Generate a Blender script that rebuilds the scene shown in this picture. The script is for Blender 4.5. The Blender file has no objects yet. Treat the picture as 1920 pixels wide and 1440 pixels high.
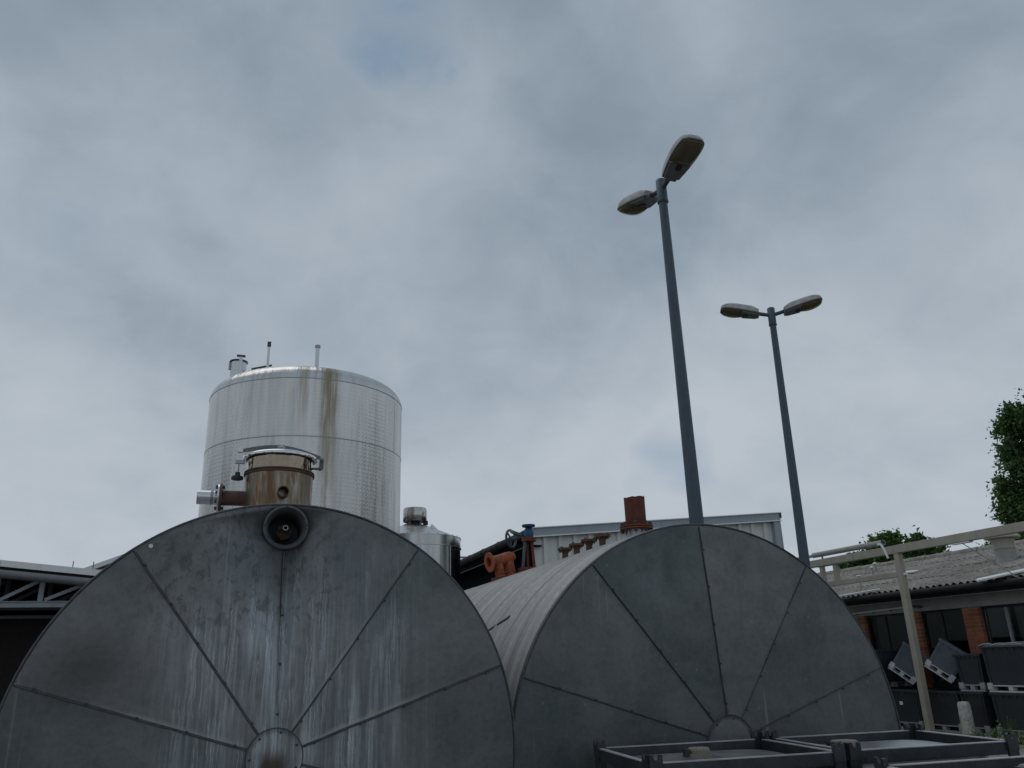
import bpy, math, random
from mathutils import Vector, Matrix, noise as mnoise
R = math.radians
sc = bpy.context.scene
col = sc.collection
rnd = random.Random(7)

# ------------------------------------------------------------------ camera
HEAD, PITCH, ROLL, FPX, CAMZ = R(19.5), R(19.11), R(-1.79), 1497.0, 1.6
r0 = Vector((math.cos(HEAD), -math.sin(HEAD), 0)); f0 = Vector((math.sin(HEAD), math.cos(HEAD), 0)); zz = Vector((0, 0, 1))
FW = f0 * math.cos(PITCH) + zz * math.sin(PITCH); u0 = -f0 * math.sin(PITCH) + zz * math.cos(PITCH)
RI = r0 * math.cos(ROLL) + u0 * math.sin(ROLL); UP = -r0 * math.sin(ROLL) + u0 * math.cos(ROLL)
CAM = Vector((0, 0, CAMZ))
cam = bpy.data.cameras.new("camera"); camo = bpy.data.objects.new("camera", cam); col.objects.link(camo)
cam.sensor_fit = 'HORIZONTAL'; cam.sensor_width = 36; cam.lens = 36 * FPX / 1920
cam.clip_start = 0.05; cam.clip_end = 2000
M4 = Matrix((RI, UP, -FW)).transposed().to_4x4(); M4.translation = CAM
camo.matrix_world = M4
sc.camera = camo

# ------------------------------------------------------------------ sky
SUN_EL, SUN_AZ = R(62), R(-35)          # high, behind the tanks and to the left, veiled by cloud
w = bpy.data.worlds.new("World"); sc.world = w; w.use_nodes = True
nt = w.node_tree; nt.nodes.clear()
def wn(t, **k):
    n = nt.nodes.new(t)
    for a, v in k.items(): setattr(n, a, v)
    return n
def wmath(op, a, b=None, c=None):
    n = wn('ShaderNodeMath', operation=op)
    for i, v in enumerate((a, b, c)):
        if v is None: continue
        if isinstance(v, (int, float)): n.inputs[i].default_value = v
        else: nt.links.new(v, n.inputs[i])
    return n.outputs[0]
tc = wn('ShaderNodeTexCoord'); sep = wn('ShaderNodeSeparateXYZ'); nt.links.new(tc.outputs['Generated'], sep.inputs[0])
zc = wmath('MAXIMUM', sep.outputs[2], 0.0)
den = wmath('ADD', zc, 0.55)
cmb = wn('ShaderNodeCombineXYZ')
nt.links.new(wmath('DIVIDE', sep.outputs[0], den), cmb.inputs[0]); nt.links.new(wmath('DIVIDE', sep.outputs[1], den), cmb.inputs[1])
def wnoise(scale, detail, rough, off, dist=0.0):
    mp = wn('ShaderNodeMapping'); mp.inputs['Location'].default_value = off; nt.links.new(cmb.outputs[0], mp.inputs[0])
    n = wn('ShaderNodeTexNoise'); n.inputs['Scale'].default_value = scale; n.inputs['Detail'].default_value = detail
    n.inputs['Roughness'].default_value = rough; n.inputs['Distortion'].default_value = dist
    nt.links.new(mp.outputs[0], n.inputs['Vector']); return n.outputs[0]
nA = wnoise(2.1, 4, .5, (3.1, 1.7, 0), .3); nB = wnoise(6.5, 8, .6, (7.3, 2.2, 0), .35); nC = wnoise(1.1, 2, .5, (1.3, 9.2, 0))
mixn = wmath('ADD', wmath('MULTIPLY', nA, .52), wmath('ADD', wmath('MULTIPLY', nB, .22), wmath('MULTIPLY', nC, .26)))
# pale towards the horizon, greyer overhead
hz = wmath('SUBTRACT', 1.0, wmath('MULTIPLY', zc, 1.25))
hz = wmath('POWER', wmath('MAXIMUM', hz, 0.0), 1.5)
val = wmath('ADD', wmath('MULTIPLY_ADD', mixn, 2.5, -.84), wmath('MULTIPLY', hz, .66))
ramp = wn('ShaderNodeValToRGB'); nt.links.new(val, ramp.inputs[0])
cr = ramp.color_ramp; cr.interpolation = 'B_SPLINE'
cr.elements[0].position = .12; cr.elements[0].color = (.193, .245, .306, 1)
cr.elements[1].position = 1.0; cr.elements[1].color = (.512, .560, .612, 1)
e = cr.elements.new(.5); e.color = (.312, .378, .446, 1)
# ten times the displayed value because the Background strength is 0.1
sca = wn('ShaderNodeMix', data_type='RGBA', blend_type='MULTIPLY'); sca.inputs[0].default_value = 1
nt.links.new(ramp.outputs[0], sca.inputs[6]); sca.inputs[7].default_value = (10, 10, 10, 1)
sky = wn('ShaderNodeTexSky', sky_type='NISHITA', sun_disc=False)
sky.sun_elevation = SUN_EL; sky.sun_rotation = SUN_AZ; sky.dust_density = 1.5
# thin places in the cloud sheet where blue shows a little
nG = wnoise(2.3, 3, .5, (0.4, 5.1, 0))
gap = wn('ShaderNodeMapRange'); gap.inputs[1].default_value = .66; gap.inputs[2].default_value = .80; gap.inputs[3].default_value = 0; gap.inputs[4].default_value = .6
nt.links.new(nG, gap.inputs[0])
bd = ((745 - 960) / FPX * RI - (30 - 720) / FPX * UP + FW).normalized()
dot = wn('ShaderNodeVectorMath', operation='DOT_PRODUCT'); nrm = wn('ShaderNodeVectorMath', operation='NORMALIZE')
nt.links.new(tc.outputs['Generated'], nrm.inputs[0]); nt.links.new(nrm.outputs[0], dot.inputs[0]); dot.inputs[1].default_value = bd
spot = wn('ShaderNodeMapRange', interpolation_type='SMOOTHSTEP'); spot.inputs[1].default_value = .9962; spot.inputs[2].default_value = 1.0012; spot.inputs[3].default_value = 0; spot.inputs[4].default_value = .5
nt.links.new(wmath('ADD', dot.outputs['Value'], wmath('MULTIPLY_ADD', nB, .016, -.0088)), spot.inputs[0])
gsum = wmath('MINIMUM', wmath('ADD', gap.outputs[0], wmath('MULTIPLY', spot.outputs[0], wmath('MULTIPLY_ADD', nB, 3.2, -.70))), .8)
gsum = wmath('MAXIMUM', gsum, 0.0)
mx = wn('ShaderNodeMix', data_type='RGBA'); nt.links.new(gsum, mx.inputs[0]); nt.links.new(sca.outputs[2], mx.inputs[6])
skd = wn('ShaderNodeMix', data_type='RGBA', blend_type='MULTIPLY'); skd.inputs[0].default_value = 1
nt.links.new(sky.outputs[0], skd.inputs[6]); skd.inputs[7].default_value = (.42, .62, .72, 1)
nt.links.new(skd.outputs[2], mx.inputs[7])
bg = wn('ShaderNodeBackground'); bg.inputs[1].default_value = 0.1; nt.links.new(mx.outputs[2], bg.inputs[0])
wo = wn('ShaderNodeOutputWorld'); nt.links.new(bg.outputs[0], wo.inputs[0])

sl = bpy.data.lights.new("sun", 'SUN'); sl.energy = 0.5; sl.angle = R(40); sl.color = (1, .96, .9)
so = bpy.data.objects.new("sun", sl); col.objects.link(so)
sd = Vector((math.sin(SUN_AZ) * math.cos(SUN_EL), math.cos(SUN_AZ) * math.cos(SUN_EL), math.sin(SUN_EL)))
so.rotation_euler = sd.to_track_quat('Z', 'Y').to_euler(); so.location = sd * 50

sc.view_settings.view_transform = 'Standard'; sc.view_settings.look = 'None'
sc.view_settings.exposure = 0.0; sc.view_settings.gamma = 1.0; sc.view_settings.use_curve_mapping = False
sc.render.engine = 'CYCLES'; sc.cycles.max_bounces = 6

# ------------------------------------------------------------------ materials
def mat(name):
    m = bpy.data.materials.new(name); m.use_nodes = True
    t = m.node_tree; b = t.nodes['Principled BSDF']
    return m, t, b
class NB:
    """small node helper for one material"""
    def __init__(s, name):
        s.m, s.t, s.b = mat(name)
        s.tc = s.t.nodes.new('ShaderNodeTexCoord')
    def n(s, ty, **k):
        n = s.t.nodes.new(ty)
        for a, v in k.items(): setattr(n, a, v)
        return n
    def lk(s, a, b): s.t.links.new(a, b)
    def coord(s, scale=(1, 1, 1), loc=(0, 0, 0), rot=(0, 0, 0), src='Object'):
        mp = s.n('ShaderNodeMapping'); mp.inputs['Scale'].default_value = scale; mp.inputs['Location'].default_value = loc; mp.inputs['Rotation'].default_value = rot
        s.lk(s.tc.outputs[src], mp.inputs[0]); return mp.outputs[0]
    def noise(s, co, scale=5, detail=4, rough=.55, dist=0):
        n = s.n('ShaderNodeTexNoise'); s.lk(co, n.inputs['Vector'])
        n.inputs['Scale'].default_value = scale; n.inputs['Detail'].default_value = detail; n.inputs['Roughness'].default_value = rough; n.inputs['Distortion'].default_value = dist
        return n.outputs[0]
    def math(s, op, a, b=None, c=None, clamp=False):
        n = s.n('ShaderNodeMath', operation=op, use_clamp=clamp)
        for i, v in enumerate((a, b, c)):
            if v is None: continue
            if isinstance(v, (int, float)): n.inputs[i].default_value = v
            else: s.lk(v, n.inputs[i])
        return n.outputs[0]
    def rng(s, v, a, b, c=0., d=1., smooth=True):
        n = s.n('ShaderNodeMapRange', interpolation_type='SMOOTHSTEP' if smooth else 'LINEAR')
        s.lk(v, n.inputs[0])
        for i, q in enumerate((a, b, c, d)): n.inputs[i + 1].default_value = q
        return n.outputs[0]
    def mix(s, f, a, b, blend='MIX'):
        n = s.n('ShaderNodeMix', data_type='RGBA', blend_type=blend)
        for i, v in ((0, f), (6, a), (7, b)):
            if isinstance(v, (int, float)): n.inputs[i].default_value = v
            elif isinstance(v, tuple): n.inputs[i].default_value = (*v, 1) if len(v) == 3 else v
            else: s.lk(v, n.inputs[i])
        return n.outputs[2]
    def sepx(s, co):
        n = s.n('ShaderNodeSeparateXYZ'); s.lk(co, n.inputs[0]); return n.outputs
    def bump(s, h, strength=.3, dist=.01):
        n = s.n('ShaderNodeBump'); n.inputs['Strength'].default_value = strength; n.inputs['Distance'].default_value = dist
        s.lk(h, n.inputs['Height']); s.lk(n.outputs[0], s.b.inputs['Normal'])
    def out(s, c=None, rough=None, metal=None, spec=None):
        for k, v in (('Base Color', c), ('Roughness', rough), ('Metallic', metal), ('Specular IOR Level', spec)):
            if v is None: continue
            if isinstance(v, (int, float)): s.b.inputs[k].default_value = v
            elif isinstance(v, tuple): s.b.inputs[k].default_value = (*v, 1)
            else: s.lk(v, s.b.inputs[k])
        return s.m
def rand_tint(nb, c, amt=.15):
    """slight per-object variation"""
    oi = nb.n('ShaderNodeObjectInfo'); v = nb.math('MULTIPLY_ADD', oi.outputs['Random'], 2 * amt, 1 - amt)
    g = nb.n('ShaderNodeCombineColor'); [nb.lk(v, g.inputs[i]) for i in range(3)]
    return nb.mix(1.0, c, g.outputs[0], 'MULTIPLY')
def simple(name, c, rough=.6, metal=0., var=.25, scale=6, bump=0., tint=0., stretch=(1, 1, 1)):
    nb = NB(name); co = nb.coord(stretch)
    n1 = nb.noise(co, scale, 6, .6); n2 = nb.noise(co, scale * 6, 4, .6)
    f = nb.math('ADD', nb.math('MULTIPLY', n1, .65), nb.math('MULTIPLY', n2, .35))
    d = tuple(x * (1 - var) for x in c); l = tuple(min(1, x * (1 + var)) for x in c)
    cc = nb.mix(nb.rng(f, .3, .7), d, l)
    if tint: cc = rand_tint(nb, cc, tint)
    if bump: nb.bump(n2, bump, .004)
    return nb.out(cc, nb.rng(n1, .2, .8, max(.05, rough - .08), min(1, rough + .08)), metal)

# galvanised end plates of the tanks; object space is centred on the tank's hub foot
def galv_face(name, stain, hubx, hubz, seed):
    nb = NB(name); co = nb.coord((1, 1, 1), (seed, 0, 0)); raw = nb.sepx(nb.tc.outputs['Object'])
    blot = nb.noise(co, 2.2, 4, .6, .4); fine = nb.noise(co, 38, 5, .7); mid = nb.noise(co, 11, 5, .65)
    vor = nb.n('ShaderNodeTexVoronoi'); nb.lk(co, vor.inputs['Vector']); vor.inputs['Scale'].default_value = 60
    spg = nb.sepx(vor.outputs['Color'])[0]
    c = nb.mix(nb.rng(blot, .32, .68), (.140, .152, .152), (.212, .214, .222))
    c = nb.mix(nb.rng(fine, .40, .75, 0, .28), c, (.075, .079, .080))
    c = nb.mix(nb.math('MULTIPLY', spg, .16), c, (.27, .28, .285))
    c = nb.mix(nb.rng(mid, .52, .72, 0, .35), c, (.13, .112, .098))
    oi = nb.n('ShaderNodeObjectInfo')
    c = nb.mix(1., c, nb.mix(oi.outputs['Random'], (.76, .81, .81), (1.12, 1.09, 1.09)), 'MULTIPLY')
    # white zinc runs: thin, vertical, with drip ends
    s1 = nb.noise(nb.coord((30, 1, 1.5), (seed * 3, 0, 0)), 1.0, 5, .62, .5)
    s2 = nb.noise(nb.coord((70, 1, 2.6), (seed * 5, 0, 2)), 1.0, 4, .6, .3)
    s3 = nb.noise(nb.coord((9, 1, .9), (seed, 0, 5)), 1.0, 3, .5, .5)
    if stain:
        X = nb.math('SUBTRACT', raw[0], hubx); up = nb.math('SUBTRACT', raw[2], hubz)
        dx = nb.math('ABSOLUTE', nb.math('SUBTRACT', X, .06))
        wid = nb.rng(dx, .16, .66, 1, 0)
        low = nb.math('MULTIPLY', nb.rng(up, 1.0, .30, .05, 1), nb.rng(up, -.25, .05, .35, 1))
        reg = nb.math('MULTIPLY', wid, low)
        left_hi = nb.math('MULTIPLY', nb.rng(X, -.02, .06, 1, 0), nb.rng(up, .45, .75))       # blank zinc left of the opening
        reg = nb.math('MULTIPLY', reg, nb.math('SUBTRACT', 1., nb.math('MULTIPLY', left_hi, .8)))
        ragged = nb.math('MULTIPLY', reg, nb.rng(s3, .25, .65, .30, 1.3))
        # runs that start somewhere and fade out downwards: a start height and a length for each narrow column
        def runs(freq, seed2, thick, lmin, lmax):
            wob = nb.noise(nb.coord((5, 1, 11), (seed2, 0, seed2)), 1.0, 4, .65)
            xx = nb.math('ADD', nb.math('MULTIPLY', X, freq), nb.math('MULTIPLY', wob, freq * .035))
            cell = nb.math('FLOOR', xx); fr = nb.math('SUBTRACT', xx, cell)
            wnz = nb.n('ShaderNodeTexWhiteNoise', noise_dimensions='2D'); cc = nb.n('ShaderNodeCombineXYZ'); nb.lk(cell, cc.inputs[0]); cc.inputs[1].default_value = seed2; nb.lk(cc.outputs[0], wnz.inputs['Vector'])
            rr = nb.sepx(wnz.outputs['Color'])
            start = nb.math('MULTIPLY_ADD', rr[0], 1.0, -.05); ln = nb.math('MULTIPLY_ADD', nb.math('MULTIPLY', rr[1], rr[1]), lmax - lmin, lmin)
            dn = nb.math('DIVIDE', nb.math('SUBTRACT', start, up), ln)
            body = nb.math('MULTIPLY', nb.rng(dn, 0., .08), nb.rng(dn, .45, 1., 1, 0))
            cxp = nb.math('MULTIPLY_ADD', rr[2], .5, .25)
            acr = nb.rng(nb.math('ABSOLUTE', nb.math('SUBTRACT', fr, cxp)), thick * .3, thick, 1, 0)
            edge = nb.rng(nb.math('ABSOLUTE', nb.math('SUBTRACT', nb.math('ABSOLUTE', nb.math('SUBTRACT', fr, cxp)), thick * .75)), thick * .25, 0., 0, 1)
            return nb.math('MULTIPLY', body, acr), nb.math('MULTIPLY', body, edge)
        r1, e1 = runs(34, 1.3, .32, .10, .55); r2, e2 = runs(60, 5.7, .30, .06, .40); r3, e3 = runs(21, 9.1, .22, .15, .8); r4, e4 = runs(95, 3.3, .34, .04, .30)
        dr = nb.math('MAXIMUM', nb.math('MAXIMUM', nb.math('MULTIPLY', r1, .8), r2), nb.math('MAXIMUM', nb.math('MULTIPLY', r3, .7), nb.math('MULTIPLY', r4, .8)))
        dr = nb.math('MULTIPLY', dr, nb.rng(s2, .30, .60, .25, 1))
        st = nb.math('MULTIPLY', nb.math('ADD', nb.math('MULTIPLY', dr, .42), nb.math('MAXIMUM', nb.math('MULTIPLY', nb.rng(s1, .42, .68), .85), nb.math('MULTIPLY', nb.rng(s2, .48, .70), .8))), ragged)
        c = nb.mix(nb.math('MULTIPLY', ragged, .30), c, (.235, .25, .275))
        c = nb.mix(nb.math('MINIMUM', nb.math('MULTIPLY', st, .68), .8), c, (.50, .54, .58))
        ed = nb.math('MULTIPLY', nb.math('MAXIMUM', nb.math('MAXIMUM', e1, e3), nb.math('MULTIPLY', e2, .7)), nb.math('MINIMUM', nb.math('MULTIPLY', ragged, 1.3), 1.0))
        c = nb.mix(nb.math('MULTIPLY', ed, nb.rng(fine, .35, .6, .05, .6)), c, (.66, .69, .70))
        # salt crust lying along the upper side of the folded seams
        for (sx, sz, side, wdt, amt) in DEPOSITS:
            al = nb.math('ADD', nb.math('MULTIPLY', X, sx), nb.math('MULTIPLY', up, sz))
            pp = nb.math('MULTIPLY', nb.math('SUBTRACT', nb.math('MULTIPLY', up, sx), nb.math('MULTIPLY', X, sz)), -side)
            pp = nb.math('ADD', pp, nb.math('MULTIPLY_ADD', mid, -.03, .015))
            mk = nb.math('MULTIPLY', nb.rng(pp, -.006, .0), nb.rng(pp, .003, wdt, 1, 0))
            mk = nb.math('MULTIPLY', mk, nb.math('MULTIPLY', nb.rng(al, .10, .14), nb.rng(al, .45, .75, 1, .1)))
            c = nb.mix(nb.math('MULTIPLY', mk, amt * .8), c, (.42, .44, .44))
        # dark speckle and brown bloom on the bare zinc above
        spk = nb.math('MULTIPLY', nb.math('MULTIPLY', nb.rng(up, .35, .6), nb.rng(nb.math('ABSOLUTE', nb.math('ADD', X, .15)), .2, .6, 1, 0)), nb.rng(nb.noise(nb.coord((26, 1, 17), (seed, 0, 0)), 1.0, 5, .7, .6), .50, .62))
        c = nb.mix(nb.math('MULTIPLY', spk, .55), c, (.055, .056, .058))
        # a few long single runs away from the middle
        s5 = nb.noise(nb.coord((26, 1, .35), (seed * 7, 0, 3)), 1.0, 3, .5)
        c = nb.mix(nb.rng(s5, .66, .74, 0, .45), c, (.40, .43, .45))
        # soot cloud low on the left
        d1 = nb.math('POWER', nb.math('MULTIPLY', nb.math('SUBTRACT', raw[0], hubx - .72), 2.6), 2); d2 = nb.math('POWER', nb.math('MULTIPLY', nb.math('SUBTRACT', raw[2], hubz + .36), 4.2), 2)
        soot = nb.rng(nb.math('ADD', nb.math('SQRT', nb.math('ADD', d1, d2)), nb.math('MULTIPLY', mid, .8)), .4, 1.2, .55, 0)
        c = nb.mix(soot, c, (.060, .053, .050))
        hb = nb.math('MULTIPLY', nb.rng(nb.math('ABSOLUTE', nb.math('ADD', X, nb.math('MULTIPLY_ADD', mid, .06, -.02))), .025, .065, 1, 0), nb.rng(up, .045, -.02))
        c = nb.mix(nb.math('MULTIPLY', hb, .85), c, (.085, .058, .038))
        # brown run below the sight opening and from the hub
        br = nb.math('MULTIPLY', nb.rng(dx, .02, .2, 1, 0), nb.rng(up, .25, .8, .1, 1))
        c = nb.mix(nb.math('MULTIPLY', nb.math('MULTIPLY', br, nb.rng(s1, .35, .65)), .55), c, (.11, .092, .078))
    else:
        s5 = nb.noise(nb.coord((34, 1, 1.3), (seed * 7, 0, 3)), 1.0, 3, .5)
        c = nb.mix(nb.rng(s5, .68, .74, 0, .32), c, (.42, .44, .45))
        c = nb.mix(nb.rng(s3, .55, .75, 0, .3), c, (.12, .108, .104))
        vd = nb.n('ShaderNodeTexVoronoi'); nb.lk(nb.coord((1, 1, .45), (seed, 0, 0)), vd.inputs['Vector']); vd.inputs['Scale'].default_value = 16
        c = nb.mix(nb.rng(vd.outputs['Distance'], .07, .035, 0, .35), c, (.42, .44, .45))
    big = nb.noise(nb.coord((1, 1, .8), (seed * 2, 0, 1)), 1.15, 2, .5)
    c = nb.mix(nb.rng(big, .35, .65, 0, 1), nb.mix(1., c, (.80, .85, .85), 'MULTIPLY'), nb.mix(1., c, (1.07, 1.06, 1.06), 'MULTIPLY'))
    nb.bump(nb.math('ADD', nb.math('ADD', nb.math('MULTIPLY', big, 1.6), nb.math('MULTIPLY', blot, .22)), nb.math('MULTIPLY', fine, .03)), .5, .06)
    return nb.out(c, nb.rng(mid, .3, .7, .36, .54), .6, .4)

def shell_mat(name, seed):
    nb = NB(name); uv = nb.tc.outputs['UV']
    def cuv(scale, loc=(0, 0, 0)): return nb.coord(scale, loc, src='UV')
    a = nb.noise(cuv((.7, 26, 1), (seed, 0, 0)), 1, 5, .6, .3); b = nb.noise(cuv((.5, 9, 1), (0, seed, 0)), 1, 3, .5); f = nb.noise(cuv((30, 30, 1)), 1, 5, .7)
    c = nb.mix(nb.rng(b, .35, .65), (.25, .25, .255), (.37, .365, .36))
    c = nb.mix(nb.rng(a, .52, .72, 0, .6), c, (.52, .53, .54))
    c = nb.mix(nb.rng(a, .46, .30, 0, .65), c, (.17, .165, .165))
    r2 = nb.noise(cuv((1.2, 16, 1), (4, seed * 3, 0)), 1, 4, .6)
    c = nb.mix(nb.rng(r2, .58, .72, 0, .55), c, (.30, .235, .18))
    c = nb.mix(nb.rng(f, .35, .75, 0, .25), c, (.2, .2, .2))
    nb.bump(nb.noise(cuv((1.1, 2.2, 1)), 1, 2, .5), .3, .03)
    return nb.out(c, nb.rng(f, .3, .7, .42, .62), .35, .4)

# engine-turned stainless sheet of the big tank: UV in metres
def quilt_steel():
    nb = NB('engine_turned_steel'); uv = nb.sepx(nb.tc.outputs['UV'])
    k = 2 * math.pi / .066
    row = nb.math('FLOOR', nb.math('DIVIDE', uv[1], .033))
    sh = nb.math('MULTIPLY', nb.math('MODULO', row, 2.0), .033)
    su = nb.math('SINE', nb.math('MULTIPLY', nb.math('ADD', uv[0], sh), k)); sv = nb.math('SINE', nb.math('MULTIPLY', uv[1], k))
    hgt = nb.math('ADD', nb.math('MULTIPLY', su, .5), nb.math('MULTIPLY', sv, .35))
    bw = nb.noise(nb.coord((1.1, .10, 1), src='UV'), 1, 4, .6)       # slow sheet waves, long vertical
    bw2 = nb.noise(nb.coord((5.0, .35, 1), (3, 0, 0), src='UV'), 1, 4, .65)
    fine = nb.noise(nb.coord((14, 1.2, 1), src='UV'), 1, 3, .5)
    hh = nb.math('ADD', nb.math('MULTIPLY', hgt, .0011), nb.math('ADD', nb.math('MULTIPLY', bw, .085), nb.math('MULTIPLY', bw2, .016)))
    bm = nb.n('ShaderNodeBump'); bm.inputs['Strength'].default_value = 1; bm.inputs['Distance'].default_value = 1.0
    nb.lk(hh, bm.inputs['Height']); nb.lk(bm.outputs[0], nb.b.inputs['Normal'])
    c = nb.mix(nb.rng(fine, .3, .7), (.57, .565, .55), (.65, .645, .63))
    c = nb.mix(nb.math('MULTIPLY', nb.rng(bw2, .48, .66), .42), c, (.34, .32, .31))  # dark vertical streaks in the colour stand in for mirrored surroundings
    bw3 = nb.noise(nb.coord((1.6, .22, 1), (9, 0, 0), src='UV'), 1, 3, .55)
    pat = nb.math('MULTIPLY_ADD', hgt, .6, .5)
    c = nb.mix(nb.math('MULTIPLY', nb.math('MULTIPLY', nb.rng(bw3, .44, .66, .05, 1), nb.rng(pat, .2, .9)), .30), c, (.32, .33, .335))  # light and dark sides of the embossing put into the colour, in patches
    c = nb.mix(nb.rng(bw, .52, .66, 0, .38), c, (.30, .315, .325))  # broad dark reflection bands painted into the base colour
    # brown dirt runs from the pipe on top; a main one and two faint ones
    edge = nb.math('MULTIPLY_ADD', nb.noise(nb.coord((0, 2.2, 1), src='UV'), 1, 3, .5), .10, -.05)
    u = nb.math('ADD', uv[0], edge); tex = nb.noise(nb.coord((30, 1.2, 1), src='UV'), 1, 5, .7)
    def run(u0, wd, amt, vlo, vhi, colr, c):
        m = nb.rng(nb.math('ABSOLUTE', nb.math('SUBTRACT', u, u0)), wd * .35, wd, 1, 0)
        m = nb.math('MULTIPLY', m, nb.rng(uv[1], vlo, vhi)); m = nb.math('MULTIPLY', m, nb.rng(tex, .28, .6, .25, 1))
        return nb.mix(nb.math('MULTIPLY', m, amt), c, colr), m
    c, m1 = run(RUN_U, .20, .85, 1.2, 3.3, (.25, .20, .115), c)
    c, m3 = run(RUN_U - .02, .055, .55, -.5, 1.0, (.26, .21, .12), c)
    c, m2 = run(RUN_U - .42, .10, .7, 1.9, 3.9, (.30, .24, .17), c)
    c, m4 = run(RUN_U - 1.1, .05, .3, 1.5, 3.6, (.35, .29, .24), c)
    c = rand_tint(nb, c, .06)
    metal = nb.math('SUBTRACT', 1.0, nb.math('MULTIPLY', m1, .6))
    return nb.out(c, nb.rng(fine, .2, .8, .27, .36), metal)

def steel(name, c, rough, wav=.0, scale=3):
    nb = NB(name); co = nb.coord(); n = nb.noise(co, scale, 3, .5); f = nb.noise(nb.coord((7, 7, 1.5)), 1, 4, .6)
    cc = nb.mix(nb.rng(f, .3, .7), tuple(x * .85 for x in c), c)
    if wav: nb.bump(n, 1, wav)
    return nb.out(cc, nb.rng(f, .2, .8, rough * .8, rough * 1.2), 1.0)

def rust(name, base, dark, pale, rough=.8, metal=.0, scale=14):
    nb = NB(name); co = nb.coord(); n = nb.noise(co, scale, 6, .65, .4); m = nb.noise(co, scale * 5, 4, .7)
    c = nb.mix(nb.rng(n, .3, .6), dark, base); c = nb.mix(nb.rng(m, .55, .75, 0, .6), c, pale)
    nb.bump(m, .25, .004)
    return nb.out(c, rough, metal)

def stained_neck():
    nb = NB('rust_stained_steel'); co = nb.coord((1, 1, 1)); p = nb.sepx(nb.tc.outputs['Object'])
    ang = nb.math('ARCTAN2', p[0], nb.math('MULTIPLY', p[1], -1.))
    cc = nb.n('ShaderNodeCombineXYZ'); nb.lk(nb.math('MULTIPLY', ang, 5.), cc.inputs[0]); nb.lk(nb.math('MULTIPLY', p[2], 3.2), cc.inputs[1])
    s = nb.noise(cc.outputs[0], 1.0, 6, .65, .3)
    cc2 = nb.n('ShaderNodeCombineXYZ'); nb.lk(nb.math('MULTIPLY', ang, 3.0), cc2.inputs[0]); nb.lk(nb.math('MULTIPLY', p[2], 3), cc2.inputs[1])
    s2 = nb.noise(cc2.outputs[0], 1.0, 4, .6)
    c = nb.mix(nb.rng(s, .3, .62), (.37, .345, .31), (.20, .145, .095))
    c = nb.mix(nb.rng(s2, .50, .62, 0, .9), c, (.17, .085, .042))
    c = nb.mix(nb.rng(s, .62, .75, 0, .6), c, (.10, .06, .04))
    hi = nb.rng(p[2], .12, .02, 0, 1)
    c = nb.mix(nb.math('MULTIPLY', hi, .75), c, (.30, .295, .295))
    return nb.out(c, nb.rng(s, .3, .7, .26, .5), .75)

def wall_panel(name, c):
    nb = NB(name); n = nb.noise(nb.coord((8, 8, .4)), 1, 4, .6); n2 = nb.noise(nb.coord(), 1.2, 3, .5)
    cc = nb.mix(nb.rng(n, .45, .8, 0, .35), c, tuple(x * .72 for x in c)); cc = nb.mix(nb.rng(n2, .5, .8, 0, .2), cc, tuple(x * .8 for x in c))
    return nb.out(cc, .5)

def roof_cement():
    nb = NB('fibre_cement'); co = nb.coord((1, 1, 1), src='Generated'); co = nb.n('ShaderNodeNewGeometry').outputs['Position']
    n = nb.noise(co, 1.6, 5, .65); m = nb.noise(co, 6.5, 5, .75); k = nb.noise(co, 17, 4, .7)
    c = nb.mix(nb.rng(n, .3, .7), (.25, .232, .206), (.37, .345, .305))
    c = nb.mix(nb.rng(m, .46, .66, 0, .75), c, (.13, .12, .108)); c = nb.mix(nb.rng(k, .53, .66, 0, .75), c, (.07, .068, .06))
    c = rand_tint(nb, c, .12); nb.bump(m, .4, .01)
    return nb.out(c, .9)

def brick_mat():
    nb = NB('brick_clay'); co = nb.coord(); n = nb.noise(co, 18, 5, .7)
    c = nb.mix(nb.rng(n, .3, .7), (.30, .095, .045), (.46, .17, .085)); c = rand_tint(nb, c, .28); nb.bump(n, .5, .005)
    return nb.out(c, .85)

def ground_mat():
    nb = NB('yard_concrete'); co = nb.coord(); n = nb.noise(co, .5, 5, .6); m = nb.noise(co, 7, 6, .7); g = nb.noise(co, 45, 4, .7)
    c = nb.mix(nb.rng(n, .3, .7), (.17, .16, .145), (.27, .255, .235)); c = nb.mix(nb.rng(m, .5, .7, 0, .6), c, (.11, .10, .085)); c = nb.mix(nb.rng(g, .5, .75, 0, .5), c, (.34, .32, .29))
    nb.bump(nb.math('ADD', m, nb.math('MULTIPLY', g, .4)), .5, .02)
    return nb.out(c, .9)
def soil_mat():
    nb = NB('soil_strip'); co = nb.coord(); m = nb.noise(co, 9, 6, .7); g = nb.noise(co, 3, 4, .6)
    c = nb.mix(nb.rng(m, .35, .65), (.16, .115, .075), (.30, .25, .18)); c = nb.mix(nb.rng(g, .5, .6, 0, .7), c, (.10, .12, .05)); c = nb.mix(nb.rng(m, .6, .72, 0, .7), c, (.32, .12, .06))
    nb.bump(m, .8, .03); return nb.out(c, .95)

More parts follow.
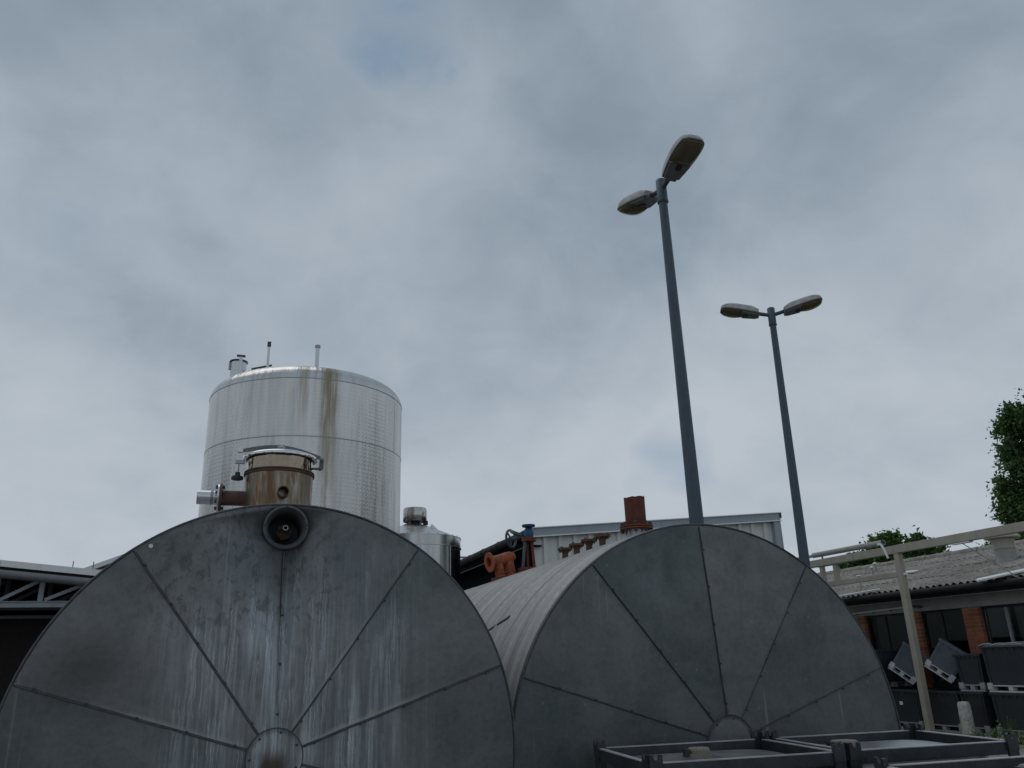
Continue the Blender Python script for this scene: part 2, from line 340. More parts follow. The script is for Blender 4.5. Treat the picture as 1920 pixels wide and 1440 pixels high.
def glass_mat():
    nb = NB('window_glass'); t = nb.t; out = t.nodes['Material Output']
    tr = nb.n('ShaderNodeBsdfTransparent'); tr.inputs[0].default_value = (.55, .6, .62, 1)
    gl = nb.n('ShaderNodeBsdfGlossy'); gl.inputs[0].default_value = (.75, .8, .82, 1); gl.inputs['Roughness'].default_value = .02
    fr = nb.n('ShaderNodeFresnel'); fr.inputs[0].default_value = 1.5
    wv = nb.noise(nb.coord(), 1.3, 2, .5); bp = nb.n('ShaderNodeBump'); bp.inputs['Strength'].default_value = .15; bp.inputs['Distance'].default_value = .03; nb.lk(wv, bp.inputs['Height']); nb.lk(bp.outputs[0], gl.inputs['Normal'])
    ms = nb.n('ShaderNodeMixShader'); nb.lk(nb.math('ADD', nb.math('MULTIPLY', fr.outputs[0], 1.0), .04), ms.inputs[0]); nb.lk(tr.outputs[0], ms.inputs[1]); nb.lk(gl.outputs[0], ms.inputs[2])
    nb.lk(ms.outputs[0], out.inputs[0]); return nb.m

def leaf_mat(name, c1, c2):
    nb = NB(name); p = nb.n('ShaderNodeNewGeometry').outputs['Position']
    n = nb.noise(p, 1.3, 3, .5); m = nb.noise(p, 17, 2, .6)
    c = nb.mix(nb.rng(n, .3, .7), c1, c2); c = nb.mix(nb.rng(m, .4, .7, 0, .6), c, tuple(x * 1.6 for x in c2))
    nb.b.inputs['Subsurface Weight'].default_value = 0
    tl = nb.n('ShaderNodeBsdfTranslucent'); nb.lk(c, tl.inputs[0]); ms = nb.n('ShaderNodeMixShader'); ms.inputs[0].default_value = .3
    nb.out(c, .5, 0, .35); nb.lk(nb.b.outputs[0], ms.inputs[1]); nb.lk(tl.outputs[0], ms.inputs[2]); nb.lk(ms.outputs[0], nb.t.nodes['Material Output'].inputs[0])
    return nb.m

# ------------------------------------------------------------------ mesh helpers
def P(u, v, x=None, y=None, z=None):
    """the point of the place that the photograph shows at pixel u, v on a known plane"""
    d = (u - 960) / FPX * RI - (v - 720) / FPX * UP + FW
    t = x / d.x if x is not None else y / d.y if y is not None else (z - CAMZ) / d.z
    return CAM + d * t
ORI = {}
class MB:
    def __init__(s): s.v = []; s.f = []; s.uv = {}
    def add(s, vs, fs, uvs=None):
        o = len(s.v); s.v += [Vector(q) for q in vs]
        for i, f in enumerate(fs):
            if uvs: s.uv[len(s.f)] = uvs[i]
            s.f.append(tuple(o + j for j in f))
        return s
    def box(s, c, d, m=None):
        x, y, z = (k / 2 for k in d)
        vs = [Vector((a * x, b * y, e * z)) for a in (-1, 1) for b in (-1, 1) for e in (-1, 1)]
        vs = [(m @ q if m else q) + Vector(c) for q in vs]
        return s.add(vs, [(0, 1, 3, 2), (4, 6, 7, 5), (0, 4, 5, 1), (2, 3, 7, 6), (0, 2, 6, 4), (1, 5, 7, 3)])
    def bb(s, lo, hi): return s.box([(a + b) / 2 for a, b in zip(lo, hi)], [abs(b - a) for a, b in zip(lo, hi)])
    def lathe(s, prof, o=(0, 0, 0), ax=(0, 0, 1), n=32, close=False, uvr=None, a0=0, a1=2 * math.pi):
        """prof: (radius, height along ax)"""
        q = Vector(ax).normalized().to_track_quat('Z', 'Y').to_matrix(); o = Vector(o); vs = []; fs = []; us = []
        full = abs(a1 - a0 - 2 * math.pi) < 1e-6; cols = n if full else n + 1
        for j in range(cols):
            a = a0 + (a1 - a0) * j / n
            for (r, h) in prof: vs.append(o + q @ Vector((r * math.cos(a), r * math.sin(a), h)))
        k = len(prof); L = [0]
        for i in range(1, k): L.append(L[-1] + math.hypot(prof[i][0] - prof[i - 1][0], prof[i][1] - prof[i - 1][1]))
        rr = uvr or max(p[0] for p in prof)
        for j in range(n):
            j2 = (j + 1) % cols; t0 = (a0 + (a1 - a0) * j / n) * rr; t1 = (a0 + (a1 - a0) * (j + 1) / n) * rr
            for i in range(k - 1):
                A, B, C_, D = j * k + i, j2 * k + i, j2 * k + i + 1, j * k + i + 1
                ua, ub, uc, ud = (t0, L[i]), (t1, L[i]), (t1, L[i + 1]), (t0, L[i + 1])
                if prof[i][0] < 1e-6: fs.append((A, C_, D)); us.append((ua, uc, ud))
                elif prof[i + 1][0] < 1e-6: fs.append((A, B, D)); us.append((ua, ub, ud))
                else: fs.append((A, B, C_, D)); us.append((ua, ub, uc, ud))
        return s.add(vs, fs, us)
    def rod(s, a, b, r, r2=None, n=10):
        a = Vector(a); b = Vector(b); L = (b - a).length; r2 = r if r2 is None else r2
        return s.lathe([(0, 0), (r, 0), (r2, L), (0, L)], a, b - a, n)
    def beam(s, a, b, wdt, hgt, up=(0, 0, 1)):
        a = Vector(a); b = Vector(b); d = (b - a).normalized(); side = d.cross(Vector(up)).normalized(); u = side.cross(d)
        m = Matrix((side, d, u)).transposed()
        return s.box((a + b) / 2, (wdt, (b - a).length, hgt), m)
    def tube(s, pts, r, n=12):
        pts = [Vector(p) for p in pts]; k = len(pts); rings = []
        for i, p in enumerate(pts):
            d = (pts[min(i + 1, k - 1)] - pts[max(i - 1, 0)]).normalized(); q = d.to_track_quat('Z', 'Y').to_matrix() if i == 0 else None
            if i == 0: sx = q @ Vector((1, 0, 0))
            sx = (sx - d * sx.dot(d)).normalized(); sy = d.cross(sx)
            rr = r[i] if isinstance(r, (list, tuple)) else r
            rings.append([p + sx * rr * math.cos(2 * math.pi * j / n) + sy * rr * math.sin(2 * math.pi * j / n) for j in range(n)])
        vs = [q for g in rings for q in g]; fs = []
        for i in range(k - 1):
            for j in range(n): fs.append((i * n + j, i * n + (j + 1) % n, (i + 1) * n + (j + 1) % n, (i + 1) * n + j))
        fs.append(tuple(range(n - 1, -1, -1))); fs.append(tuple((k - 1) * n + j for j in range(n)))
        return s.add(vs, fs)
    def prism(s, poly, vec):
        """poly: list of 3-D points, extruded by vec"""
        n = len(poly); poly = [Vector(p) for p in poly]; vec = Vector(vec)
        vs = poly + [p + vec for p in poly]
        fs = [tuple(range(n - 1, -1, -1)), tuple(range(n, 2 * n))] + [(i, (i + 1) % n, n + (i + 1) % n, n + i) for i in range(n)]
        return s.add(vs, fs)
    def mesh(s, name, off=(0, 0, 0), ang=32):
        me = bpy.data.meshes.new(name); off = Vector(off)
        me.from_pydata([v - off for v in s.v], [], s.f)
        if s.uv:
            ul = me.uv_layers.new(name='UVMap')
            for p in me.polygons:
                if p.index in s.uv:
                    for li, uvv in zip(p.loop_indices, s.uv[p.index]): ul.data[li].uv = uvv
        import bmesh
        bm = bmesh.new(); bm.from_mesh(me); bmesh.ops.recalc_face_normals(bm, faces=bm.faces); bm.to_mesh(me); bm.free()
        for p in me.polygons: p.use_smooth = True
        me.set_sharp_from_angle(angle=R(ang))
        return me
    def obj(s, name, m, parent=None, loc=None, ang=32, bevel=0):
        """world=coordinates are absolute unless the parent is a local (rotated) thing"""
        off = ORI.get(parent.name, Vector((0, 0, 0))) if parent else Vector(loc or (0, 0, 0))
        me = s.mesh(name, off, ang); me.materials.append(m)
        o = bpy.data.objects.new(name, me); col.objects.link(o)
        if parent: o.parent = parent
        else: o.location = off
        ORI[o.name] = off
        if bevel:
            b = o.modifiers.new('bevel', 'BEVEL'); b.width = bevel; b.segments = 2; b.limit_method = 'ANGLE'
        return o
def tag(o, label, cat, group=None):
    o['label'] = label; o['category'] = cat
    if group: o['group'] = group
    return o
def thing(name, label, cat, loc=(0, 0, 0), group=None, local=False):
    o = bpy.data.objects.new(name, None); col.objects.link(o); o.location = loc; o.empty_display_size = .2
    ORI[o.name] = Vector((0, 0, 0)) if local else Vector(loc)
    return tag(o, label, cat, group)
def piece(name, me, parent, loc=(0, 0, 0), rot=(0, 0, 0), scale=None):
    o = bpy.data.objects.new(name, me); col.objects.link(o); o.parent = parent; o.location = loc; o.rotation_euler = rot
    if scale: o.scale = scale
    return o
def copy_tree(o, parent=None):
    c = o.copy(); col.objects.link(c); c.parent = parent
    for ch in list(o.children): copy_tree(ch, c)
    return c

# ------------------------------------------------------------------ shared materials
M = {}
M['galv_trim'] = simple('galvanised_trim', (.16, .165, .17), .55, .4, .3, 12)
M['seam'] = simple('seam_strip', (.085, .088, .092), .6, .4, .4, 20)  # dark tone carries the shadow line of the folds
M['screw'] = simple('screw_head', (.055, .055, .06), .6, .3, .3, 30)
M['black'] = simple('black_plastic', (.012, .013, .015), .5, 0, .2, 10)
M['polished'] = steel('polished_steel', (.70, .70, .70), .10)
M['brushed'] = steel('brushed_steel', (.60, .60, .61), .28)
M['dullsteel'] = steel('dull_steel', (.36, .37, .38), .42)
M['rust'] = rust('red_rust', (.19, .052, .028), (.085, .028, .018), (.30, .12, .07))
M['rust_dark'] = rust('brown_rust', (.12, .065, .045), (.045, .03, .026), (.24, .12, .07))
M['rust_mid'] = rust('mid_rust', (.17, .075, .045), (.08, .035, .025), (.26, .13, .08))
M['orange'] = rust('red_lead_paint', (.36, .085, .026), (.17, .038, .018), (.42, .15, .075), .6)
M['blue'] = rust('blue_enamel', (.012, .075, .185), (.008, .045, .11), (.06, .12, .2), .4)
M['greydark'] = simple('painted_dark_grey', (.05, .06, .065), .5, 0, .3, 10)
M['teal'] = simple('grey_green_enamel', (.03, .065, .075), .5, 0, .3, 12)
M['pole'] = simple('zinc_pole', (.068, .094, .118), .5, .3, .22, 9, 0, 0, (1, 1, .4))
M['lamp_body'] = simple('lamp_housing_dirty', (.44, .43, .42), .7, 0, .4, 9, .1)
M['lamp_under'] = simple('lamp_cover_grey', (.14, .145, .15), .6, 0, .3, 14)
M['beige'] = simple('beige_paint', (.38, .35, .29), .55, 0, .14, 5, 0, 0, (1, 1, .5))
M['concrete'] = simple('concrete', (.34, .33, .30), .9, 0, .35, 9, .3)
M['lintel'] = simple('grey_render', (.34, .335, .315), .85, 0, .18, 3, .1)
M['box'] = simple('grey_black_plastic', (.030, .036, .043), .42, 0, .25, 3)
M['box_blue'] = simple('slate_plastic', (.10, .118, .145), .42, 0, .2, 3)
M['foot'] = simple('grey_plastic', (.30, .31, .32), .6, 0, .22, 7)
M['foot_pale'] = simple('pale_grey_plastic', (.52, .53, .54), .6, 0, .15, 7)
M['paper'] = simple('paper_label', (.75, .75, .76), .7, 0, .05, 9)
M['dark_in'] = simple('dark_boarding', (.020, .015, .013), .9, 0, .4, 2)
M['black_eave_shade'] = simple('black_eave_and_shade', (.005, .005, .007), .9, 0, .3, 3); M['black_eave_shade'].node_tree.nodes['Principled BSDF'].inputs['Specular IOR Level'].default_value = .08  # near-black for eave parts; in the side boards it holds interior shade
M['fascia'] = wall_panel('fascia_grey', (.33, .38, .42))
M['white_clad'] = wall_panel('ivory_cladding', (.66, .67, .64))
M['flash'] = wall_panel('pale_flashing', (.82, .83, .82))
M['canopy_steel'] = simple('canopy_grey_paint', (.27, .295, .32), .5, .0, .2, 4)
M['gutter_grey'] = simple('zinc_gutter', (.17, .175, .18), .5, .3, .2, 5)
M['gutter_black'] = simple('black_gutter', (.008, .008, .010), .75, 0, .3, 5)
M['roofc'] = roof_cement(); M['brick'] = brick_mat(); M['ground'] = ground_mat(); M['soil'] = soil_mat(); M['glass'] = glass_mat()
M['mortar'] = simple('mortar', (.36, .32, .28), .95, 0, .2, 20)
M['frame'] = simple('window_frame_dark', (.028, .028, .032), .5, 0, .3, 8)
M['leaf'] = leaf_mat('leaf_dark_green', (.055, .108, .040), (.105, .19, .060)); M['leaf2'] = leaf_mat('leaf_mid_green', (.055, .120, .038), (.10, .19, .055))
M['bark'] = simple('bark', (.09, .075, .06), .95, 0, .4, 14, .4)
M['ibc'] = steel('ibc_stainless', (.40, .41, .42), .40, .01, 4)
M['ibc_frame'] = simple('ibc_frame_steel', (.062, .066, .073), .42, .6, .3, 9)
M['ibc_edge'] = simple('ibc_rail_pale', (.42, .43, .44), .45, .4, .2, 12)  # paler steel for the thin strip along each rail top
M['lid_tan'] = simple('weathered_cap', (.22, .20, .165), .75, 0, .35, 22, .2)

# ------------------------------------------------------------------ ground
g = MB().add([(-400, -300, 0), (400, -300, 0), (400, 500, 0), (-400, 500, 0)], [(0, 1, 2, 3)]).obj('ground', M['ground']); g['kind'] = 'structure'
pts = []; k = 44
for i in range(k + 1): pts.append((12.55 + .25 * mnoise.noise((i * .37, 0, 0)), 8 + i * .25, .004))
s_ = MB(); far = [(15.2, p[1], .004) for p in pts]
s_.add(pts + far, [(i, i + k + 1, i + k + 2, i + 1) for i in range(k)]); s_ = s_.obj('soil_strip', M['soil']); s_['kind'] = 'structure'

# ------------------------------------------------------------------ horizontal tanks
def arc_pts(cx, cz, r, a, b, n):
    """angles clockwise from straight up"""
    return [(cx + r * math.sin(a + (b - a) * i / n), cz + r * math.cos(a + (b - a) * i / n)) for i in range(n + 1)]
def horizontal_tank(name, label, cx, y0, cz, rad, length, hub, hubr, seam_angles, fm, sm, rings, strong, trim_i=-1, trim=0):
    root = thing(name, label, 'tank', (cx, y0, 0))
    # shell rings, each a bent sheet with a lap and rolled beads
    edges = rings + [length]
    for i in range(len(rings)):
        a, b = rings[i], edges[i + 1] + .02
        pr = []; h = a; e = .0012 * (i % 2)
        pr.append((rad + e, a))
        for bead in (.035, .10, (b - a) * .5, b - a - .09):
            c0 = a + bead
            pr += [(rad + e, c0 - .014), (rad + e + .007, c0 - .005), (rad + e + .007, c0 + .005), (rad + e, c0 + .014)]
        pr += [(rad + e, b)]
        pr = [(rad - .006, a)] + sorted(pr, key=lambda q: q[1]) + [(rad - .004, b)]
        MB().lathe(pr, (cx, y0, cz), (0, 1, 0), 96, uvr=rad).obj('shell_ring', sm, root, ang=50)
    # rolled edge of the end plate
    MB().lathe([(rad - .005, .0), (rad - .003, -.005), (rad + .003, -.005), (rad + .005, 0), (rad + .005, .022), (rad + .001, .022)], (cx, y0, cz), (0, 1, 0), 128).obj('edge_trim', M['seam'], root, ang=60)
    bk = MB().lathe([(0, length), (rad, length)], (cx, y0, cz), (0, 1, 0), 64).obj('rear_plate', sm, root)
    n = len(seam_angles); sa = sorted(seam_angles); hx, hz = hub; panels = []
    for i in range(n):
        a, b = sa[i], sa[(i + 1) % n] + (2 * math.pi if i == n - 1 else 0)
        outer = arc_pts(cx, cz, rad - .004, a + .002, b - .002, 14)
        def hubang(q): return math.atan2(q[0] - hx, q[1] - hz)
        ha, hb = hubang(outer[0]), hubang(outer[-1])
        if hb < ha: hb += 2 * math.pi
        inner = arc_pts(hx, hz, hubr - .02, ha, hb, 6)
        yy = y0 - .0015 * (i % 2)
        poly = [(x, yy, z) for x, z in outer] + [(x, yy, z) for x, z in reversed(inner)]
        panels.append(MB().prism(poly, (0, .0035, 0)).obj('end_panel', fm, root, ang=30))
        # folded seam on this panel's leading edge, with its screws
        o1 = Vector((outer[0][0], y0, outer[0][1])); i1 = Vector((inner[0][0], y0, inner[0][1]))
        d = (o1 - i1).normalized(); side = Vector((d.z, 0, -d.x)); wd = strong[i] if i < len(strong) else .006
        st = MB(); A = i1 + d * .025; B = o1 - d * (.012 + (trim if i == trim_i else 0)); segs = 9
        prev = None; vs = []; fs = []
        for q in range(segs + 1):
            t = q / segs; c0 = A.lerp(B, t) + side * (.0022 * mnoise.noise((q * .9, i * 3.1, rad)))
            for (sx, yy2) in ((-wd, -.0025), (-wd * .55, -.0085), (wd * .55, -.0085), (wd, -.0025), (wd, .001), (-wd, .001)):
                vs.append(c0 + side * sx + Vector((0, yy2, 0)))
        for q in range(segs):
            for j in range(6): fs.append((q * 6 + j, q * 6 + (j + 1) % 6, q * 6 + 6 + (j + 1) % 6, q * 6 + 6 + j))
        fs += [(5, 4, 3, 2, 1, 0), tuple(segs * 6 + j for j in range(6))]
        st.add(vs, fs); so_ = st.obj('seam_strip', M['seam'] if wd > .0023 else fm, root, ang=25)
        sb = MB(); Ls = (B - A).length; t = .05
        while t < Ls:
            c0 = A + d * t + side * .004
            sb.lathe([(.0055, 0), (.0050, .003), (.003, .005), (0, .0055)], c0 + Vector((0, -.0075, 0)), (0, -1, 0), 7); t += .19
        sb.obj('screw_row', M['screw'], so_)['kind'] = 'stuff'
    # hub cover
    hc = MB().lathe([(0, .012), (hubr - .02, .011), (hubr - .004, .009), (hubr + .002, .012), (hubr + .006, .010), (hubr + .006, .0)], (hx, y0, hz), (0, -1, 0), 40).obj('hub_cover', fm, root, ang=40)
    MB().lathe([(hubr + .001, .010), (hubr + .002, .0135), (hubr + .004, .0135), (hubr + .006, .010)], (hx, y0, hz), (0, -1, 0), 40, ).obj('hub_rim', M['seam'], hc)
    hs = MB()
    for j in range(7):
        a = j * 2 * math.pi / 7 + .2
        hs.lathe([(.0055, 0), (.0045, .003), (0, .0045)], (hx + (hubr - .012) * math.sin(a), y0 - .010, hz + (hubr - .012) * math.cos(a)), (0, -1, 0), 7)
    hs.obj('screw_row', M['screw'], hc)['kind'] = 'stuff'
    # concrete saddles
    for yy in (y0 + .8, y0 + length - .9):
        top = [(cx + (rad + .004) * math.sin(R(a)), cz - (rad + .004) * math.cos(R(a))) for a in range(40, -41, -8)]
        poly = [(cx - rad * .68, yy, 0), (cx + rad * .68, yy, 0)] + [(x, yy, z) for x, z in top]
        MB().prism(poly, (0, .3, 0)).obj('saddle', M['concrete'], root)
    return root, panels

LX, LY, LZ, LR = .225, 3.57, 1.269, 1.0
RX, RY, RZ, RR = 2.36, 3.72, 1.159, 1.10
def rim_angles(pix, cx, y0, cz):
    out = []
    for u, v in pix:
        q = P(u, v, y=y0); out.append(math.atan2(q.x - cx, q.z - cz))
    return out
hubL = P(514, 1421, y=LY); hubR = P(1371, 1394, y=RY)
DEPOSITS = []
for (u_, v_), sd_, wd_, am_ in (((20, 1284), 1, .026, .8), ((934, 1249), -1, .026, .8), ((780, 1036), -1, .020, .6), ((250, 1033), -1, .014, .45), ((780, 1036), 1, .014, .4)):
    q_ = P(u_, v_, y=LY) - hubL; l_ = math.hypot(q_.x, q_.z); DEPOSITS.append((q_.x / l_, q_.z / l_, sd_, wd_, am_))
M['faceL'] = galv_face('galvanised_end_streaked', True, hubL.x - LX, hubL.z, 1.7)
M['faceR'] = galv_face('galvanised_end_dull', False, hubR.x - RX, hubR.z, 4.2)
M['shellL'] = shell_mat('galvanised_shell_far', 2.3); M['shellR'] = shell_mat('galvanised_shell_ringed', 6.1)
sl_ = rim_angles([(20, 1284), (250, 1033), (536, 948), (780, 1036), (934, 1249)], LX, LY, LZ)
sl_ += [sl_[-1] + .60, sl_[-1] + 1.23, sl_[-1] + 1.86, sl_[-1] + 2.48, sl_[0] - .62]
sl_ = [((a + math.pi) % (2 * math.pi)) - math.pi for a in sl_]
sr_ = rim_angles([(978, 1270), (1110, 1058), (1309, 985), (1507, 1070), (1646, 1254)], RX, RY, RZ)
sr_ += [sr_[-1] + .62, sr_[-1] + 1.25, sr_[-1] + 1.88, sr_[-1] + 2.5, sr_[0] - .63]
sr_ = [((a + math.pi) % (2 * math.pi)) - math.pi for a in sr_]
def strengths(al, base, weak):
    s = sorted(al); return [weak.get(round(a, 3), base) for a in s]
tankL, panL = horizontal_tank('storage_tank', 'horizontal galvanised tank with white streaked end plate and open manhole neck on top', LX, LY, LZ, LR, 6.4,
    (hubL.x, hubL.z), .105, sl_, M['faceL'], M['shellL'], [0, .75, 1.6, 2.45, 3.3, 4.15, 5.0], strengths(sl_, .0052, {round(sl_[2], 3): .0022, round(sl_[3], 3): .0040}), sorted(sl_).index(sl_[2]), .185)
tankR, panR = horizontal_tank('storage_tank', 'horizontal galvanised tank with plain dark end plate and rusty nozzles along its top', RX, RY, RZ, RR, 5.6,
    (hubR.x, hubR.z), .128, sr_, M['faceR'], M['shellR'], [0, .50, 1.05, 1.75, 2.5, 3.3, 4.1, 4.9], strengths(sr_, .0034, {round(sr_[3], 3): .0020, round(sr_[0], 3): .0046}))
# lap with screws low on the flank of the right tank
q = R(-58)
def on_shell(y, a, h=0): return Vector((RX + (RR + h) * math.sin(a), y, RZ + (RR + h) * math.cos(a)))
b_ = MB(); ya, yb = 4.35, 4.72
fa = min((R(-k * .5) for k in range(40, 180)), key=lambda a: (lambda s: abs(s.dot(UP) / s.dot(FW) - (720 - 1162) / FPX))(on_shell(4.55, a) - CAM))
LAPA = fa
# sight opening in the left end plate
so_c = P(536, 989, y=LY); SR = .084
cut = MB().lathe([(0, -.2), (SR, -.2), (SR, .2), (0, .2)], (so_c.x, LY, so_c.z), (0, 1, 0), 40).obj('cutter', M['black'])
cut.data.materials.clear()
bpy.context.view_layer.update()
for pnl in panL:
    md = pnl.modifiers.new('b', 'BOOLEAN'); md.operation = 'DIFFERENCE'; md.solver = 'EXACT'; md.object = cut
bpy.context.view_layer.update(); dg = bpy.context.evaluated_depsgraph_get()
for pnl in panL:
    me = bpy.data.meshes.new_from_object(pnl.evaluated_get(dg)); pnl.modifiers.clear(); pnl.data = me
bpy.data.objects.remove(cut, do_unlink=True)
so_ = MB().lathe([(SR + .008, .004), (SR + .010, -.008), (SR + .002, -.012), (SR - .004, -.006), (SR - .014, .03), (SR - .016, .22), (0, .22)], (so_c.x, LY, so_c.z), (0, 1, 0), 48).obj('sight_opening', simple('opening_sleeve', (.10, .105, .11), .55, .3, .3, 14), tankL, ang=40)
fl = MB().lathe([(0, -.018), (.034, -.018), (.036, -.010), (.036, .008), (0, .008)], (so_c.x, LY + .13, so_c.z - .004), (0, 1, 0), 20)
for j in range(5):
    a = j * 2 * math.pi / 5 + .3; fl.lathe([(.008, 0), (.008, .012), (0, .013)], (so_c.x + .025 * math.sin(a), LY + .112, so_c.z - .004 + .025 * math.cos(a)), (0, -1, 0), 6)
fl.obj('inner_flange', M['rust_dark'], so_)
MB().lathe([(.008, 0), (.012, 0), (.012, .03), (.008, .03), (.008, 0)], (so_c.x + .004, LY + .115, so_c.z + .012), (0, -1, 0), 14).obj('pipe_stub', M['dullsteel'], so_)
for a in (0.0, 1.45, math.pi - .1, -1.5):
    MB().lathe([(.006, 0), (.005, .005), (0, .006)], (so_c.x + (SR + .006) * math.sin(a), LY - .008, so_c.z + (SR + .006) * math.cos(a)), (0, -1, 0), 7).obj('screw', M['screw'], so_)
dt = P(283, 1024, y=LY)
MB().lathe([(0, .002), (.0085, .002), (.0085, 0)], (dt.x, LY - .003, dt.z), (0, -1, 0), 12).obj('paint_dot', M['paper'], tankL)
# ---- manhole on the left tank
MY = 4.72
nl, nr = P(456, 925, y=MY), P(586, 928, y=MY); NR = (nr.x - nl.x) / 2 * .985; NX = (nl.x + nr.x) / 2
zb = LZ + LR - .03; zs = P(521, 881, y=MY - NR).z; zt = P(521, 846, y=MY - NR).z
M['neck'] = stained_neck()
manh = MB().lathe([(NR, zb), (NR, zs)], (NX, MY, 0), (0, 0, 1), 56, uvr=NR)
mo = bpy.data.objects.new('manhole_neck', manh.mesh('manhole_neck', (NX, MY, zb + .12))); mo.data.materials.append(M['neck']); col.objects.link(mo)
mo.parent = tankL; mo.location = Vector((NX, MY, zb + .12)) - Vector((LX, LY, 0)); ORI[mo.name] = Vector((NX, MY, zb + .12))
def mpart(mb, name, m, **k): return mb.obj(name, m, mo, **k)
mpart(MB().lathe([(NR - .004, zs - .002), (NR + .008, zs - .001), (NR + .009, zs + .006), (NR + .002, zs + .010), (NR + .008, zs + .015), (NR + .006, zs + .021), (NR - .003, zs + .023)], (NX, MY, 0), n=56), 'weld_ring', M['rust_dark'], ang=50)
mpart(MB().lathe([(NR - .004, zs + .02), (NR - .006, zt + .002)], (NX, MY, 0), n=56), 'collar', steel('collar_mirror', (.33, .27, .20), .08, .012, 5))
lid = mpart(MB().lathe([(NR + .004, zt - .012), (NR + .019, zt - .010), (NR + .021, zt), (NR + .014, zt + .008), (NR * .8, zt + .026), (NR * .4, zt + .038), (0, zt + .042)], (NX, MY, 0), n=64), 'lid', M['polished'], ang=60)
# clamp bar over the lid
bar = MB(); xs = [P(445, 858, y=MY).x, P(604, 858, y=MY).x]
nseg = 14; vs = []; fs = []
for i in range(nseg + 1):
    t = i / nseg; x = xs[0] + .02 + (xs[1] - xs[0] - .03) * t; arch = .050 * math.sin(math.pi * (.10 + t * .84)) ; hh = .009 + .007 * math.sin(math.pi * t)
    zc_ = zt + .018 + arch - .014 * t
    for dy, dz in ((-.006, -hh), (-.006, hh), (.006, hh), (.006, -hh)): vs.append((x, MY - .02 + dy, zc_ + dz))
for i in range(nseg):
    for j in range(4): fs.append((i * 4 + j, i * 4 + (j + 1) % 4, i * 4 + 4 + (j + 1) % 4, i * 4 + 4 + j))
fs += [(3, 2, 1, 0), tuple(nseg * 4 + j for j in range(4))]
bar.add(vs, fs); bo = mpart(bar, 'clamp_bar', M['galv_trim'])
bxm = (xs[0] + xs[1]) / 2
MB().box((bxm, MY - .03, zt + .066), (.045, .014, .026)).obj('centre_plate', M['dullsteel'], bo, bevel=.002)
MB().lathe([(.007, 0), (.007, .008), (0, .009)], (bxm, MY - .037, zt + .066), (0, -1, 0), 8).obj('bolt', M['brushed'], bo)
MB().box((xs[0] + .014, MY - .02, zt + .034), (.030, .022, .024)).obj('end_block', M['brushed'], bo, bevel=.003)
hg = MB().box((xs[1] - .004, MY - .02, zt - .022), (.022, .026, .062)); hg.rod((xs[1] - .004, MY - .045, zt - .002), (xs[1] - .004, MY + .005, zt - .002), .010); hg.rod((xs[1] - .008, MY - .045, zt - .05), (xs[1] - .008, MY + .005, zt - .05), .009)
hg.box((xs[1] - .028, MY - .02, zt - .052), (.05, .014, .012)); mpart(hg, 'hinge', M['galv_trim'], bevel=.002)
lb = P(446, 870, y=MY); MB().box((lb.x + .012, MY - .02, zt - .032), (.050, .016, .022)).obj('bracket', M['dullsteel'], mo, bevel=.002)
kx = P(444, 905, y=MY)
kn = MB().lathe([(.004, .0), (.004, .07)], (lb.x + .005, MY - .03, zt - .115), n=8)
kn.obj('swing_bolt', M['dullsteel'], mo)
kz = zt - .128
kb = MB().lathe([(0, .034), (.013, .034), (.015, .012), (.030, .010), (.033, .002), (.032, -.008), (.02, -.012), (0, -.012)], (lb.x + .003, MY - .03, kz), n=14)
kb.obj('knob', M['black'], mo, ang=50)
# port facing the yard
pq = P(530, 925, y=MY - NR)
MB().lathe([(.026, 0), (.031, 0), (.031, .065), (.026, .065), (.026, -.02), (0, -.02)], (pq.x, MY - NR + .004, pq.z), (0, -1, 0), 24).obj('port', M['rust_dark'], mo)
# side branch with bolted flange pair and bright pipe end
bz = P(430, 934, y=MY).z; BR = (P(440, 921, y=MY).z - P(440, 949, y=MY).z) / 2
xf = P(412, 934, y=MY).x
br = MB().lathe([(BR, 0), (BR * .98, NX - NR * .9 - xf)], (xf, MY, bz), (1, 0, 0), 28).obj('branch_pipe', M['rust_dark'], mo)
FR = (P(412, 907, y=MY).z - P(412, 960, y=MY).z) / 2
MB().lathe([(BR * .8, 0), (FR, 0), (FR, .012), (BR, .012)], (xf - .002, MY, bz), (1, 0, 0), 32).obj('rust_flange', M['rust_dark'], br, ang=40)
MB().lathe([(BR * .8, 0), (FR * .97, 0), (FR * .97, .009), (BR * .8, .009)], (xf - .013, MY, bz), (1, 0, 0), 32).obj('steel_flange', M['brushed'], br, ang=40)
for j in range(8):
    a = j * math.pi / 4 + .3; c0 = Vector((xf - .013, MY + FR * .8 * math.sin(a), bz + FR * .8 * math.cos(a)))
    MB().lathe([(0, -.012), (.009, -.012), (.009, 0), (.005, .001), (.005, .026), (.009, .026), (.009, .036), (0, .036)], c0, (1, 0, 0), 6).obj('bolt', M['greydark'], br, ang=20)
xe = P(369, 934, y=MY).x
MB().lathe([(BR * .78, 0), (BR * .92, 0), (BR * .92, xf - .013 - xe), (BR * .6, xf - .013 - xe)], (xe, MY, bz), (1, 0, 0), 32).obj('pipe_end', M['brushed'], br, ang=40)
MB().lathe([(BR * .9, .0), (BR * .98, .004), (BR * .9, .02)], (xf - .05, MY, bz), (1, 0, 0), 32).obj('weld_bead', M['dullsteel'], br)

